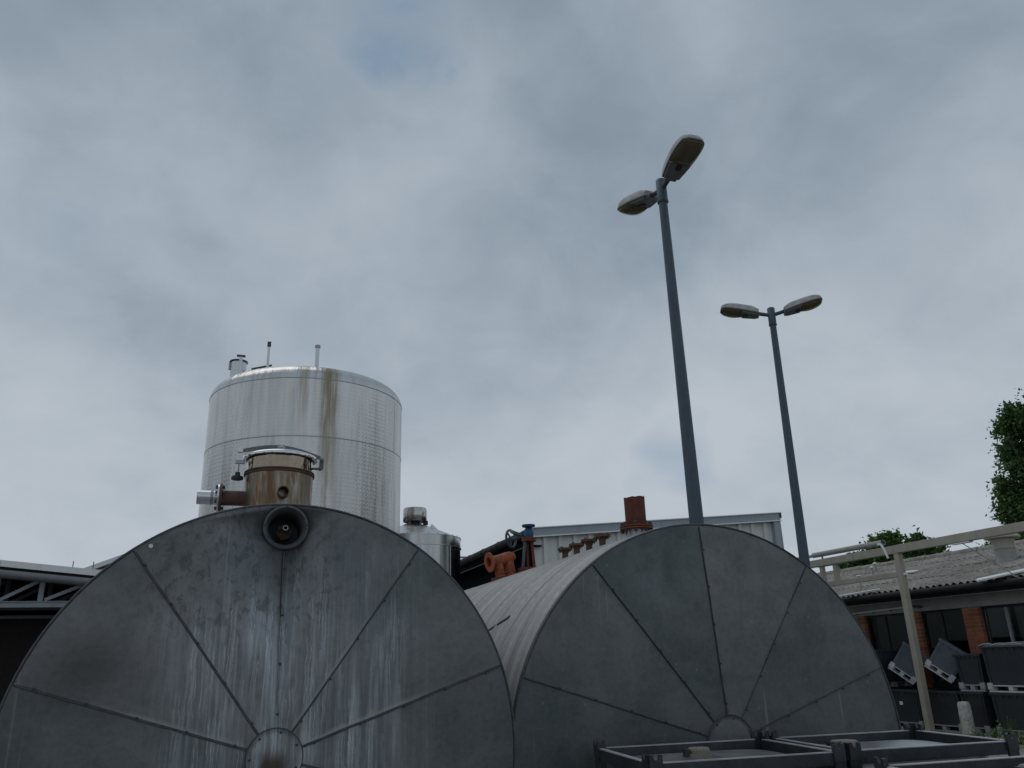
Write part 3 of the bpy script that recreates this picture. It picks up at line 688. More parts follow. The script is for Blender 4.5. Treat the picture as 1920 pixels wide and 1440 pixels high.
# ---- fittings along the top of the right tank
TZ = RZ + RR
def flange(mb, c, r, h, n=24, up=(0, 0, 1)): return mb.lathe([(r * .45, 0), (r, 0), (r, h), (r * .45, h)], c, up, n)
for i, (u, v) in enumerate(((1059, 1028), (1081, 1022), (1104, 1014), (1129, 1006))):
    c0 = P(u, v, x=RX); zf = 2.378
    nzl = MB().lathe([(.030, TZ - .03), (.024, TZ + .03), (.022, zf - .03), (.034, zf - .012)], (RX, c0.y, 0), n=18).obj('nozzle', M['rust_dark'], tankR)
    flange(MB(), (RX, c0.y, zf - .008), .056, .007).obj('flange', M['rust_mid'], nzl, ang=40)
    flange(MB(), (RX, c0.y, zf), .056, .007).obj('blind_flange', M['rust_dark'], nzl, ang=40)
    for j in range(4):
        a = j * math.pi / 2 + .6; q = Vector((RX + .044 * math.cos(a), c0.y + .044 * math.sin(a), zf))
        MB().lathe([(0, -.026), (.004, -.025), (.005, -.017), (.008, -.017), (.008, -.009), (.005, -.0085), (.005, .0075), (.009, .0075), (.009, .016), (0, .016)], q, n=6).obj('bolt', M['rust_dark'], nzl, ang=20)
vy = 4.44; vz = 2.345
vp = MB().lathe([(.062, TZ - .03), (.062, vz)], (RX, vy, 0), n=32).obj('vent_neck', M['dullsteel'], tankR)
flange(MB(), (RX, vy, vz - .002), .102, .010, 36).obj('flange', M['rust'], vp, ang=40)
flange(MB(), (RX, vy, vz + .012), .102, .010, 36).obj('flange', M['rust'], vp, ang=40)
for j in range(8):
    a = j * math.pi / 4 + .25; q = Vector((RX + .086 * math.cos(a), vy + .086 * math.sin(a), vz + .012))
    MB().lathe([(0, -.034), (.011, -.032), (.012, -.015), (.007, -.014), (.007, .014), (.013, .015), (.013, .030), (0, .031)], q, n=6).obj('bolt', M['rust_dark'], vp, ang=20)
pt = P(1190, 934, y=vy).z
tp = []
VR = .064
vm = MB(); n_ = 40; vs = []; fs = []
for j in range(n_):
    a = 2 * math.pi * j / n_; jag = .006 * mnoise.noise((3 * math.cos(a), 3 * math.sin(a), .4)) + (.012 if abs(a - 5.9) < .12 else 0)
    for r_, z_ in ((VR, vz + .027), (VR * 1.01, pt + jag), (VR * .93, pt + jag), (VR * .93, vz + .03)): vs.append((RX + r_ * math.cos(a), vy + r_ * math.sin(a), z_))
for j in range(n_):
    for k_ in range(3): fs.append((j * 4 + k_, ((j + 1) % n_) * 4 + k_, ((j + 1) % n_) * 4 + k_ + 1, j * 4 + k_ + 1))
vm.add(vs, fs).obj('vent_pipe', rust('vent_rust', (.135, .034, .021), (.075, .020, .015), (.20, .07, .042)), vp, ang=40)
# orange double bend with an open flange, welded on left of the crest and leaning with the shell
ea = R(-11); ey = P(947, 1082, x=RX + RR * math.sin(ea)).y
eo = on_shell(ey, ea); ex_ = Vector((math.cos(ea), 0, -math.sin(ea))); en = Vector((math.sin(ea), 0, math.cos(ea)))
ex_ = (ex_ + Vector((0, .16, 0))).normalized()
def E(u_, h_, y_=0): return eo + ex_ * u_ + en * h_ + Vector((0, y_, 0))
elb = MB().beam(E(-.09, .012), E(.15, .012), .15, .03, en).obj('base_plate', M['rust'], tankR, bevel=.004)
for u_ in (-.035, .065):
    rs = MB().tube([E(u_, .02), E(u_, .14)], .040, 20).obj('riser', M['orange'], elb)
    MB().lathe([(.040, -.006), (.046, 0), (.040, .006)], E(u_, .05), en, 20).obj('weld_bead', M['orange'], rs)
hor = MB().tube([E(-.075, .155), E(-.055, .155), E(0, .157), E(.05, .164), E(.085, .166), E(.11, .160), E(.125, .150), E(.131, .142)], [.044, .046, .047, .048, .046, .038, .024, .003], 20)
hor.obj('cross_pipe', M['orange'], elb, ang=60)
MB().lathe([(.040, 0), (.080, 0), (.080, .013), (.048, .014), (.040, .06), (.040, 0)], E(-.118, .155), ex_, 28).obj('open_flange', M['orange'], elb, ang=40)
MB().lathe([(0, .036), (.041, .036)], E(-.118, .155), ex_, 20).obj('bore_shade_disc', M['black'], elb)  # black disc painted in for the shade inside the bore
# valve stand: flanged spacer, blue gate valve, two handwheels
vx, vy2 = RX, 6.36; vb = 2.315; vt = 2.545
stn = MB().lathe([(.03, 0), (.1, 0), (.1, .02), (.03, .02)], (vx, vy2, vb - .03), n=28); stn.lathe([(.03, .022), (.098, .022), (.098, .04), (.03, .04)], (vx, vy2, vb - .03), n=28)
stn = stn.obj('valve_base', M['rust'], tankR, ang=40)
for (dx_, dy_, r_, mt_) in ((-.045, 0, .013, M['pole']), (.03, .0, .012, M['rust']), (.0, .05, .008, M['rust'])):
    MB().rod((vx + dx_ * 1.4, vy2 + dy_, vb), (vx + dx_ * .8, vy2 + dy_ * .8, vt), r_, None, 10).obj('stand_rod', mt_, stn)
vf = MB(); flange(vf, (vx, vy2, vt), .062, .014); flange(vf, (vx, vy2, vt + .016), .062, .014); vf.obj('valve_flange', M['rust'], stn, ang=40)
MB().lathe([(.02, vt + .03), (.036, vt + .034), (.044, vt + .065), (.034, vt + .10), (.024, vt + .112), (.052, vt + .120), (.056, vt + .125), (.056, vt + .138), (0, vt + .138)], (vx, vy2, 0), n=22).obj('valve_body', M['blue'], stn, ang=40)
bon = MB().lathe([(.036, 0), (.036, .02), (.026, .022), (.026, .06), (.034, .062), (.034, .09), (.012, .095), (.012, .30), (0, .30)], (vx, vy2 + .03, vt + .075), (0, 1, .0), 16).obj('bonnet', M['teal'], stn, ang=40)
def wheel(c, r, ax, rot):
    ax = Vector(ax).normalized(); q = ax.to_track_quat('Z', 'Y').to_matrix(); m = MB()
    ring = [Vector(c) + q @ Vector((r * math.cos(t * math.pi / 12), r * math.sin(t * math.pi / 12), 0)) for t in range(25)]
    m.tube(ring, .011, 8)
    for j in range(3):
        a = rot + j * 2 * math.pi / 3; m.rod(Vector(c), Vector(c) + q @ Vector((r * math.cos(a), r * math.sin(a), 0)), .008, None, 6)
    m.lathe([(0, -.015), (.02, -.015), (.02, .015), (0, .015)], c, ax, 10)
    return m.obj('handwheel', M['greydark'], bon, ang=50)
wheel((vx, vy2 + .46, vt + .09), .075, (.75, -1, .1), .3)
MB().rod((vx, vy2 + .3, vt + .075), (vx, vy2 + .47, vt + .085), .012).obj('spindle', M['teal'], bon)
wheel((vx - .01, vy2 + .26, vt + .10), .062, (.35, -.4, 1), .8)
# lap joint with rivets on the flank, and pale blobs of sealant at the crest
lap = MB(); vs = []; fs = []
for i in range(9):
    y_ = 4.36 + .045 * i; a = LAPA - .012 * i
    for h, da in ((.001, -.008), (.007, -.006), (.007, .006), (.001, .008)): vs.append(on_shell(y_, a + da, h))
for i in range(8):
    for j in range(3): fs.append((i * 4 + j, i * 4 + j + 1, i * 4 + 5 + j, i * 4 + 4 + j))
lap.add(vs, fs).obj('lap_strip', M['seam'], tankR)

# ------------------------------------------------------------------ big silver tank
SX, SY, SRAD = 1.11, 14.26, 1.683
az0 = math.atan2(SX, SY)
def on_front(u, v):
    """hit the vertical cylinder"""
    d = (u - 960) / FPX * RI - (v - 720) / FPX * UP + FW
    a = d.x ** 2 + d.y ** 2; b = -2 * (d.x * SX + d.y * SY); c = SX ** 2 + SY ** 2 - SRAD ** 2
    t = (-b - math.sqrt(max(b * b - 4 * a * c, 0))) / (2 * a); return CAM + d * t
ZS = on_front(570, 708).z; ZM = on_front(570, 817).z
# lathe angle 0 must lie behind, seen from the yard; UV u grows with the angle
a_back = math.atan2(SY, SX)
uu = on_front(618, 760); ql = zz.to_track_quat('Z', 'Y').to_matrix().inverted(); lv = ql @ Vector((uu.x - SX, uu.y - SY, 0)); bv = ql @ Vector((SX, SY, 0)); a_back = math.atan2(bv.y, bv.x); ang_run = (math.atan2(lv.y, lv.x) - a_back) % (2 * math.pi); RUN_U = ang_run * SRAD
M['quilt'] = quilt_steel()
stank = thing('silo_tank', 'tall silver steel tank with domed top and brown runs below its roof pipe', 'tank', (SX, SY, 0))
for (z0, z1) in ((.35, ZM - 1.9), (ZM - 1.9 + .004, ZM), (ZM + .004, ZS)):
    nsh = 11; ofs = .21 if z0 > ZM else .0
    for k2 in range(nsh):
        aa = a_back + ofs + 2 * math.pi * k2 / nsh; ab = a_back + ofs + 2 * math.pi * (k2 + 1) / nsh + .004; rr_ = SRAD + .0015 * (k2 % 2) - .001
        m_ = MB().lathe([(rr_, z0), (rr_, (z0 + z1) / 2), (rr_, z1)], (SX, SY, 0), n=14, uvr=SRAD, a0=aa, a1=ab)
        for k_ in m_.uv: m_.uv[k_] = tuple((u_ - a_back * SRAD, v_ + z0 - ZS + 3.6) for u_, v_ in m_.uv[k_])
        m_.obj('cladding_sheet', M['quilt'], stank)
DH = .42
pr = [(SRAD + .004, ZS - .006), (SRAD, ZS + .004)] + [(SRAD * (1 - .0) - .36 * (1 - math.cos(t)), ZS + .004 + .30 * math.sin(t)) for t in [i * R(72) / 8 for i in range(1, 9)]]
r1, z1 = pr[-1]
pr += [(r1 * (1 - k_ / 6), z1 + .16 * (1 - (1 - k_ / 6) ** 2)) for k_ in range(1, 7)]
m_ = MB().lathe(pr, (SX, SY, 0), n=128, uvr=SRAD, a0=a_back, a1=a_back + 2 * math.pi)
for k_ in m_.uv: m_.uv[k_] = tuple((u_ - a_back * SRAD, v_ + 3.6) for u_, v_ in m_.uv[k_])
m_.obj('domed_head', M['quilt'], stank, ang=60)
for z_ in (ZS, ZM): MB().lathe([(SRAD + .001, z_ - .008), (SRAD + .005, z_ - .005), (SRAD + .005, z_ + .004), (SRAD + .001, z_ + .007)], (SX, SY, 0), n=128).obj('seam_band', M['dullsteel'], stank)
ztop = z1 + .12
for (u, v0, v1, r_, cap) in ((596, 648, 700, .034, True), (505, 644, 700, .022, False)):
    y_ = SY - 1.05 if cap else SY - .85; a = P(u, v0, y=y_); b = P(u, v1, y=y_)
    pp = MB().rod((a.x, y_, b.z - .35), (a.x, y_, a.z), r_, None, 14).obj('vent_pipe', M['brushed'], stank)
    if cap: MB().lathe([(r_, -.05), (r_ + .012, -.045), (r_ + .014, 0), (0, .006)], (a.x, y_, a.z), n=16).obj('pipe_cap', M['dullsteel'], pp)
    else: MB().box((a.x, y_ - .01, a.z - .02), (.06, .06, .08)).obj('pipe_cap', M['greydark'], pp)
hy = SY - .55; h0 = P(432, 690, y=hy); h1 = P(462, 690, y=hy); hr = (h1.x - h0.x) / 2; hx = (h0.x + h1.x) / 2; hzt = P(446, 680, y=hy).z
ht = MB().lathe([(hr, hzt - .55), (hr, hzt), (hr + .015, hzt + .003), (hr + .015, hzt + .02), (0, hzt + .04)], (hx, hy, 0), n=28).obj('hatch', M['brushed'], stank, ang=40)
MB().lathe([(hr + .016, hzt - .006), (hr + .022, hzt), (hr + .022, hzt + .015), (hr + .016, hzt + .02)], (hx, hy, 0), n=28).obj('gasket', M['greydark'], ht)
MB().box((hx + .03, hy - hr - .012, hzt - .09), (.05, .02, .36)).obj('clamp', M['brushed'], ht); MB().box((hx + .03, hy - hr - .01, hzt + .075), (.14, .03, .035)).obj('clamp_handle', M['greydark'], ht)
MB().box((hx - hr - .015, hy, hzt - .07), (.03, .05, .14)).obj('hinge', M['dullsteel'], ht)
ga = P(472, 687, y=hy - .1); gb = P(510, 680, y=hy - .1)
MB().beam((ga.x, hy - .1, ga.z - .05), (gb.x, hy - .1, gb.z - .05), .05, .02).obj('roof_grating', M['greydark'], stank)
for a in range(5):
    t = a * 2 * math.pi / 5; MB().rod((SX + 1.3 * math.cos(t), SY + 1.3 * math.sin(t), 0), (SX + 1.3 * math.cos(t), SY + 1.3 * math.sin(t), .4), .07).obj('leg', M['dullsteel'], stank)

# ------------------------------------------------------------------ small silver tank
TX, TY, TR = 3.44, 16.0, .955
stl = thing('mixing_tank', 'small mirror steel tank with mushroom vent, beside the tall silver tank', 'tank', (TX, TY, 0))
yF = TY - TR
def zat(u, v, y): return P(u, v, y=y).z
zr = zat(800, 1001, yF + .05); zb_ = zat(800, 1020, yF + .05)
M['mirror'] = steel('mirror_sheet', (.46, .48, .48), .20, .012, .7)
MB().lathe([(TR, .3), (TR, zb_ - .002)], (TX, TY, 0), n=96).obj('shell_course', M['mirror'], stl)
MB().lathe([(TR + .008, zb_), (TR + .010, zr)], (TX, TY, 0), n=96).obj('top_course', M['mirror'], stl)
for z_ in (zb_, zr): MB().lathe([(TR + .008, z_ - .01), (TR + .02, z_ - .008), (TR + .02, z_ + .008), (TR + .006, z_ + .012)], (TX, TY, 0), n=96).obj('seam_band', M['brushed'], stl)
zcn = zat(778, 985, TY)
MB().lathe([(TR + .012, zr), (TR * .5, zr + (zcn - zr) * .68), (.16, zcn + .02), (0, zcn + .05)], (TX, TY, 0), n=72).obj('cone_roof', M['brushed'], stl, ang=20)
for j in range(30):
    a = j * 2 * math.pi / 30; MB().lathe([(.012, 0), (.012, .022), (0, .025)], (TX + TR * math.cos(a), TY + TR * math.sin(a), zr + .006), n=6).obj('screw', M['dullsteel'], stl)
for a in (math.atan2(-1, -.05), math.atan2(-1, .42), math.atan2(-1, .75)): MB().box((TX + (TR + .01) * math.cos(a), TY + (TR + .01) * math.sin(a), zb_ * .5), (.008, .008, zb_ - .02)).obj('sheet_joint', M['brushed'], stl)
ca, cb = P(756, 968, y=TY), P(800, 968, y=TY); cR_ = (cb.x - ca.x) / 2; cX = (ca.x + cb.x) / 2
zt0, zt1 = zat(778, 976, TY), zat(778, 953, TY)
cp = MB().lathe([(cR_ * .97, zt0 - .03), (cR_, zt0 - .02), (cR_, zt1 - .05), (cR_ * .93, zt1 - .01), (0, zt1 + .01)], (cX, TY, 0), n=40).obj('vent_cap', steel('cap_steel', (.50, .485, .45), .2), stl, ang=40)
MB().lathe([(0, zt0 - .024), (cR_ * .96, zt0 - .024)], (cX, TY, 0), n=40).obj('cap_underside', M['dullsteel'], cp)
for a in (-2.4, -1.1, -.5, 1.2, 2.4): MB().rod((cX + .19 * math.cos(a), TY + .19 * math.sin(a), zcn - .02), (cX + .17 * math.cos(a), TY + .17 * math.sin(a), zt0 - .01), .014, None, 6).obj('strut', M['dullsteel'], cp)
MB().lathe([(.10, zcn - .02), (.10, zcn + .06), (.06, zcn + .065), (.06, zt0)], (cX, TY, 0), n=16).obj('vent_neck', M['greydark'], cp)
MB().box((cX + .2, TY - .12, zcn + .03), (.07, .07, .08)).obj('latch', M['black'], cp)
MB().prism([(TX + .28, TY - .3, zcn - .08), (TX + .44, TY - .3, zcn - .12), (TX + .32, TY - .3, zcn - .01)], (0, .02, 0)).obj('lifting_lug', M['brushed'], stl)

# ------------------------------------------------------------------ ivory hall with black eave
HY = 15.0
hl = P(990, 991, y=HY); hrr = P(1459, 962, y=HY); hx0, hx1 = hl.x + .06, hrr.x
hz0, hz1 = hl.z, hrr.z; slope = (hz1 - hz0) / (hx1 - hl.x); HD = 17.0
hall = thing('steel_hall', 'ivory ribbed steel hall with grey verge trim and black side eave', 'building', (hx0, HY, 0))
def roofz(x): return hz0 + (x - hl.x) * slope
fh = .17
# ribbed sheets of the front, one object per sheet (four ribs each)
px = hx0 + .05; pitch = .33; nr = int((hx1 - .10 - px) / pitch) + 1; i = 0
while i < nr:
    m_ = MB(); top = []; x0 = px + i * pitch; cnt = min(3, nr - i); prof = []
    for j in range(cnt):
        b = x0 + j * pitch; prof += [(b, 0), (b + .215, 0), (b + .23, -.055), (b + .30, -.055), (b + .315, 0)]
    prof.append((x0 + cnt * pitch, 0))
    vs = []; fs = []
    for (x, dy) in prof: vs += [(x, HY + .10 + dy, .1), (x, HY + .10 + dy, roofz(x) - fh + .03)]
    fs = [(2 * k_, 2 * k_ + 2, 2 * k_ + 3, 2 * k_ + 1) for k_ in range(len(prof) - 1)]
    m_.add(vs, fs).obj('cladding_sheet', M['white_clad'], hall, ang=15); i += cnt
# verge trim
for (xa, xb) in ((hl.x, (hl.x + hx1) / 2 - .002), ((hl.x + hx1) / 2 + .002, hx1 + .03)):
    poly = [(xa, HY - .02, roofz(xa)), (xb, HY - .02, roofz(xb)), (xb, HY - .02, roofz(xb) - fh), (xa, HY - .02, roofz(xa) - fh)]
    MB().prism(poly, (0, .05, 0)).obj('verge_trim', M['fascia'], hall)
MB().beam((hl.x, HY - .03, roofz(hl.x) - fh), (hx1 + .03, HY - .03, roofz(hx1 + .03) - fh), .03, .022).obj('drip_edge', M['flash'], hall)
MB().beam((hl.x, HY - .03, roofz(hl.x) + .006), (hx1 + .03, HY - .03, roofz(hx1 + .03) + .006), .05, .018).obj('verge_cap', M['flash'], hall)
MB().bb((hx1 - .16, HY - .015, .1), (hx1 + .02, HY + .12, roofz(hx1) - fh - .012)).obj('corner_trim', M['fascia'], hall)
MB().box((hx1 + .03, HY, roofz(hx1) - .05), (.06, .06, .12)).obj('end_cap', M['greydark'], hall)
rf = [(hl.x, HY, roofz(hl.x) - .01), (hx1 + .03, HY, roofz(hx1) - .01), (hx1 + .03, HY + HD, roofz(hx1) - .01), (hl.x, HY + HD, roofz(hl.x) - .01)]
MB().prism(rf, (0, 0, -.1)).obj('roof', M['black_eave_shade'], hall)
MB().bb((hx1 - .05, HY + .13, .1), (hx1, HY + HD, roofz(hx1) - .12)).obj('side_wall', M['white_clad'], hall)
MB().bb((hx0, HY + HD - .1, .1), (hx1 - .06, HY + HD, hz0 - .12)).obj('rear_wall', M['black_eave_shade'], hall)
# dark long side, recessed under the eave, in boards; near-black colour holds the interior's shade
for j in range(17): MB().bb((hx0 + .22, HY + .12 + j * 1.0, .1), (hx0 + .26, HY + .12 + j * 1.0 + .985, hz0 - .12)).obj('side_board', M['black_eave_shade'], hall)
MB().bb((hx0 - .03, HY + .02, .1), (hx0 + .05, HY + .16, roofz(hx0) - fh)).obj('corner_post', M['black_eave_shade'], hall)
gx = hl.x - .02; gz = hz0 - .10
MB().lathe([(.085, 0), (.085, HD)], (gx, HY - .02, gz), (0, 1, 0), 20).obj('eave_gutter', M['gutter_black'], hall)
for j in range(14): MB().lathe([(.086, 0), (.095, .01), (.095, .04), (.086, .05)], (gx, HY + .6 + j * 1.15, gz), (0, 1, 0), 20).obj('gutter_bracket', M['gutter_black'], hall)
MB().bb((gx - .01, HY, gz - .255), (gx + .02, HY + HD, gz - .240)).obj('soffit_edge', simple('soffit_edge', (.05, .05, .055), .5), hall)
MB().bb((gx + .02, HY, gz - .25), (hx0 + .22, HY + HD, gz - .22)).obj('soffit', M['black_eave_shade'], hall)
MB().bb((gx + .05, HY, gz - .22), (gx + .10, HY + HD, gz + .06)).obj('eave_board', M['black_eave_shade'], hall)
# railing far behind, seen between the small tank and the eave
ry = 36.0; ra = P(858, 1045, y=ry); rb = P(906, 1045, y=ry)
rl = thing('roof_railing', 'distant grey railing on a roof just above the black eave', 'railing', (ra.x, ry, 0))
MB().beam((ra.x - 1.5, ry, ra.z), (rb.x + 1, ry, ra.z), .08, .08).obj('top_rail', M['canopy_steel'], rl)
x_ = ra.x - 1.4
while x_ < rb.x + 1: MB().bb((x_, ry - .03, ra.z - 1.6), (x_ + .05, ry + .03, ra.z - .045)).obj('baluster', M['canopy_steel'], rl); x_ += .28
MB().bb((ra.x - 2, ry - .5, 0), (rb.x + 1.2, ry + 3, ra.z - 1.6)).obj('wall', M['white_clad'], rl)

# ------------------------------------------------------------------ lamp posts
def superell(a, b, n, p=3.2):
    out = []
    for i in range(n):
        t = 2 * math.pi * i / n; c, s_ = math.cos(t), math.sin(t)
        out.append((a * math.copysign(abs(c) ** (2 / p), c), b * math.copysign(abs(s_) ** (2 / p), s_)))
    return out
def head_outline(t):
    """half width of the lantern along its length 0..1"""
    return .088 + .044 * math.sin(min(1, t / .65) * math.pi / 2) - .026 * max(0, (t - .70) / .30) ** 2 - .030 * max(0, (t - .88) / .12) ** 3
def make_head(root, az, tilt):
    L0, Ls = .18, .51
    rz = Matrix.Rotation(az, 3, 'Z') @ Matrix.Rotation(-tilt, 3, 'Y')
    o = Vector((0, 0, -.10))
    def tr(x, y, z): return o + rz @ Vector((x, y, z))
    MB().tube([tr(.03, 0, 0), tr(.12, 0, 0), tr(L0 + .06, 0, .005)], .026, 12).obj('arm', M['pole'], root)
    N = 26; K = 14
    def ring(t, z_scale, inset=0):
        return head_outline(t) - inset
    # housing: upper shell
    m_ = MB(); vs = []; fs = []
    for i in range(N + 1):
        t = i / N; x = L0 + Ls * t; hw = head_outline(t); hh = .088 * (1 - .55 * max(0, (t - .62) / .38) ** 2.2) * min(1, .62 + t * 2.2)
        hh = max(.03, hh)
        if i == N: hw *= .80
        for j in range(K + 1):
            a = math.pi * j / K; c, s_ = math.cos(a), math.sin(a)
            vs.append(tr(x, hw * math.copysign(abs(c) ** .38, c), -.01 + hh * abs(s_) ** .42))
    for i in range(N):
        for j in range(K): fs.append((i * (K + 1) + j, i * (K + 1) + j + 1, (i + 1) * (K + 1) + j + 1, (i + 1) * (K + 1) + j))
    fs += [tuple(range(K + 1)), tuple(N * (K + 1) + j for j in range(K, -1, -1))]
    ho = m_.add(vs, fs).obj('lamp_housing', M['lamp_body'], root, ang=50)
    # lower rim
    def ringpts(scale, z, t0, t1, n=22):
        up_ = [(L0 + Ls * (t0 + (t1 - t0) * i / n), head_outline(t0 + (t1 - t0) * i / n) * scale) for i in range(n + 1)]
        up_[-1] = (up_[-1][0], up_[-1][1] * (.80 if t1 > .95 else 1)); return [tr(x, y, z) for x, y in up_] + [tr(x, -y, z) for x, y in reversed(up_)]
    MB().prism(ringpts(1.03, -.024, 0, 1.0), tr(0, 0, .014) - tr(0, 0, 0)).obj('lower_rim', M['lamp_under'], ho)
    # gear cover plate and its catch
    MB().prism(ringpts(.90, -.046, .03, .40), tr(0, 0, .022) - tr(0, 0, 0)).obj('gear_cover', M['lamp_under'], ho)
    MB().box(tr(L0 + Ls * .33, 0, -.052), (.06, .05, .014), rz).obj('catch', M['black'], ho)
    MB().box(tr(L0 + .02, 0, -.03), (.07, .12, .03), rz).obj('clamp', M['lamp_under'], ho)
    # bowl: bulging clear-yellowed cover
    m_ = MB(); vs = []; fs = []; n1, n2 = 14, 12
    for i in range(n1 + 1):
        t = .43 + .545 * i / n1; hw = head_outline(t) * .93 * (1 if i < n1 else .78); dep = .062 * math.sin(math.pi * (.12 + .80 * i / n1)) ** .7
        for j in range(n2 + 1):
            a = math.pi * j / n2; vs.append(tr(L0 + Ls * t, hw * math.cos(a), -.022 - dep * math.sin(a) ** .8))
    for i in range(n1):
        for j in range(n2): fs.append((i * (n2 + 1) + j, i * (n2 + 1) + j + 1, (i + 1) * (n2 + 1) + j + 1, (i + 1) * (n2 + 1) + j))
    fs += [tuple(range(n2 + 1)), tuple(n1 * (n2 + 1) + j for j in range(n2, -1, -1))]
    m_.add(vs, fs).obj('lamp_bowl', M['bowl'], ho, ang=50)
    # reflector and lamp inside
    m_ = MB(); vs = []; fs = []; 
    for i in range(8):
        f_ = i / 7; t = f_
        for j in range(16):
            a = 2 * math.pi * j / 16; r_ = math.sin(f_ * math.pi / 2)
            vs.append(tr(L0 + Ls * .71 + .13 * r_ * math.cos(a), .105 * r_ * math.sin(a), -.014 + .0 * r_ + .04 * (1 - r_)))
    for i in range(7):
        for j in range(16): fs.append((i * 16 + j, i * 16 + (j + 1) % 16, (i + 1) * 16 + (j + 1) % 16, (i + 1) * 16 + j))
    MB().rod(tr(L0 + Ls * .52, 0, -.045), tr(L0 + Ls * .80, 0, -.045), .024, .018, 12).obj('lamp_tube', M['lamp_under'], ho)
    MB().prism(ringpts(.96, -.030, .405, .425, 2), tr(0, 0, -.006) - tr(0, 0, 0)).obj('bowl_edge', M['lamp_body'], ho)
def bowl_mat():
    nb = NB('yellowed_bowl'); out = nb.t.nodes['Material Output']
    nb.out((.20, .18, .10), .15, 0, .5); tr = nb.n('ShaderNodeBsdfTransparent'); tr.inputs[0].default_value = (.52, .49, .36, 1)
    ms = nb.n('ShaderNodeMixShader'); ms.inputs[0].default_value = .5; nb.lk(tr.outputs[0], ms.inputs[1]); nb.lk(nb.b.outputs[0], ms.inputs[2]); nb.lk(ms.outputs[0], out.inputs[0]); return nb.m
M['bowl'] = bowl_mat()
def lamp_post(x, y, top, az1, az2, t1, t2, lean, label):
    root = thing('lamp_post', label, 'lamp post', (x, y, 0), 'twin headed lamp posts', True)
    hd = bpy.data.objects.new('head_frame', None)
    ORI_off = Vector((0, 0, top))
    MB().lathe([(.10, 0), (.10, .9), (.068, .95), (.063, 2.5), (.042, top - .22)], n=24).obj('pole', M['pole'], root, ang=40)
    MB().lathe([(.044, top - .26), (.051, top - .255), (.051, top + .0), (.046, top + .008), (0, top + .014)], n=24).obj('spigot_cap', M['pole'], root, ang=40)
    MB().lathe([(.051, top - .25), (.055, top - .247), (.055, top - .235), (.051, top - .232)], n=24).obj('collar', M['greydark'], root)
    bpy.data.objects.remove(hd)
    before = set(root.children)
    make_head(root, az1, t1); make_head(root, az2, t2)
    for c in root.children:
        if c not in before: c.location.z = top
    root.rotation_euler = lean
    return root
lamp_post(3.774, 6.0, 6.10, R(-91), R(95), R(12), R(12), (0, 0, 0), 'nearer and taller looking twin headed lamp post, rising behind the dull tank end')
lamp_post(6.70, 8.36, 6.10, R(-33), R(151), R(13), R(13), (0, R(.9), 0), 'farther twin headed lamp post beside the beige pipe gantry')

# ------------------------------------------------------------------ brick building on the right
EX, EZ, RGX, RGZ = 14.45, 2.83, 19.0, 4.0; BY0, BY1 = 7.6, 24.4; WX = 15.0
bb = thing('brick_workshop', 'low brick workshop with grey corrugated roof and dark window bays', 'building', (WX, BY0, 0))
sl_len = math.hypot(RGX - EX, RGZ - EZ); sa_ = math.atan2(RGZ - EZ, RGX - EX)
rows, cw = 4, .885; waves = 5; pit = cw / waves; rl_ = sl_len / rows + .14
def sheet_mesh():
    m_ = MB(); vs = []; fs = []; n_ = waves * 6
    for k_, (xx, zz_) in enumerate(((0, .0), (rl_, .0))):
        for j in range(n_ + 1): vs.append((xx, cw * 1.02 * j / n_, zz_ + .026 * math.sin(2 * math.pi * j / 6)))
    for j in range(n_): fs.append((j, j + n_ + 1, j + n_ + 2, j + 1))
    m_.add(vs, fs)
    vs2 = [Vector(v) - Vector((0, 0, .008)) for v in vs]; m_.add(vs2, [tuple(reversed(f)) for f in fs])
    m_.add([vs[j] for j in range(n_ + 1)] + [vs2[j] for j in range(n_ + 1)], [(j, j + 1, n_ + 2 + j, n_ + 1 + j) for j in range(n_)])
    me = m_.mesh('roof_sheet', ang=60); me.materials.append(M['roofc']); return me
sme = sheet_mesh(); ncol = int((BY1 - BY0) / cw)
for r_ in range(rows):
    for c_ in range(ncol):
        d_ = r_ * sl_len / rows; 
        piece('roof_sheet', sme, bb, (EX - WX + d_ * math.cos(sa_) + rnd.uniform(-.012, .012), c_ * cw, EZ + d_ * math.sin(sa_) + .03 - .012 * r_ * 0 + (.0 if c_ % 2 else .004)), (0, -sa_ + .012, rnd.uniform(-.004, .004)))
n_ = 0; m_ = MB()
for c_ in range(ncol):
    yy = BY0 + c_ * cw; m_ = MB().lathe([(.11, 0), (.115, .05), (.10, cw * 1.0)], (RGX - .02, yy, RGZ + .02), (0, 1, 0), 16); m_.obj('ridge_tile', M['roofc'], bb)
MB().add([(RGX, BY0, RGZ), (RGX, BY1, RGZ), (RGX + 4.5, BY1, EZ), (RGX + 4.5, BY0, EZ)], [(0, 1, 2, 3)]).obj('rear_roof_slope', M['roofc'], bb)
# lighter flat sheet lying near the eave, loose boards
q = P(1870, 1085, x=15.9)
def plank(u0_, v0_, u1_, v1_, xq, w_, nm='roof_board'):
    a = P(u0_, v0_, x=xq); b = P(u1_, v1_, x=xq); MB().beam(a, b, w_, .03).obj(nm, M['flash'], bb)
def on_roof(u, v, h=.03):
    d = (u - 960) / FPX * RI - (v - 720) / FPX * UP + FW; nrm_ = Vector((-math.sin(sa_), 0, math.cos(sa_))); p0 = Vector((EX, 0, EZ + .055 + h))
    return CAM + d * ((p0 - CAM).dot(nrm_) / d.dot(nrm_))
for (a, b, w_) in (((1574, 1118), (1648, 1105), .10), ((1832, 1088), (1935, 1066), .30), ((1696, 1073), (1717, 1071), .16)):
    MB().beam(on_roof(*a), on_roof(*b), w_, .03, (-.25, 0, 1)).obj('roof_board', M['flash'], bb)
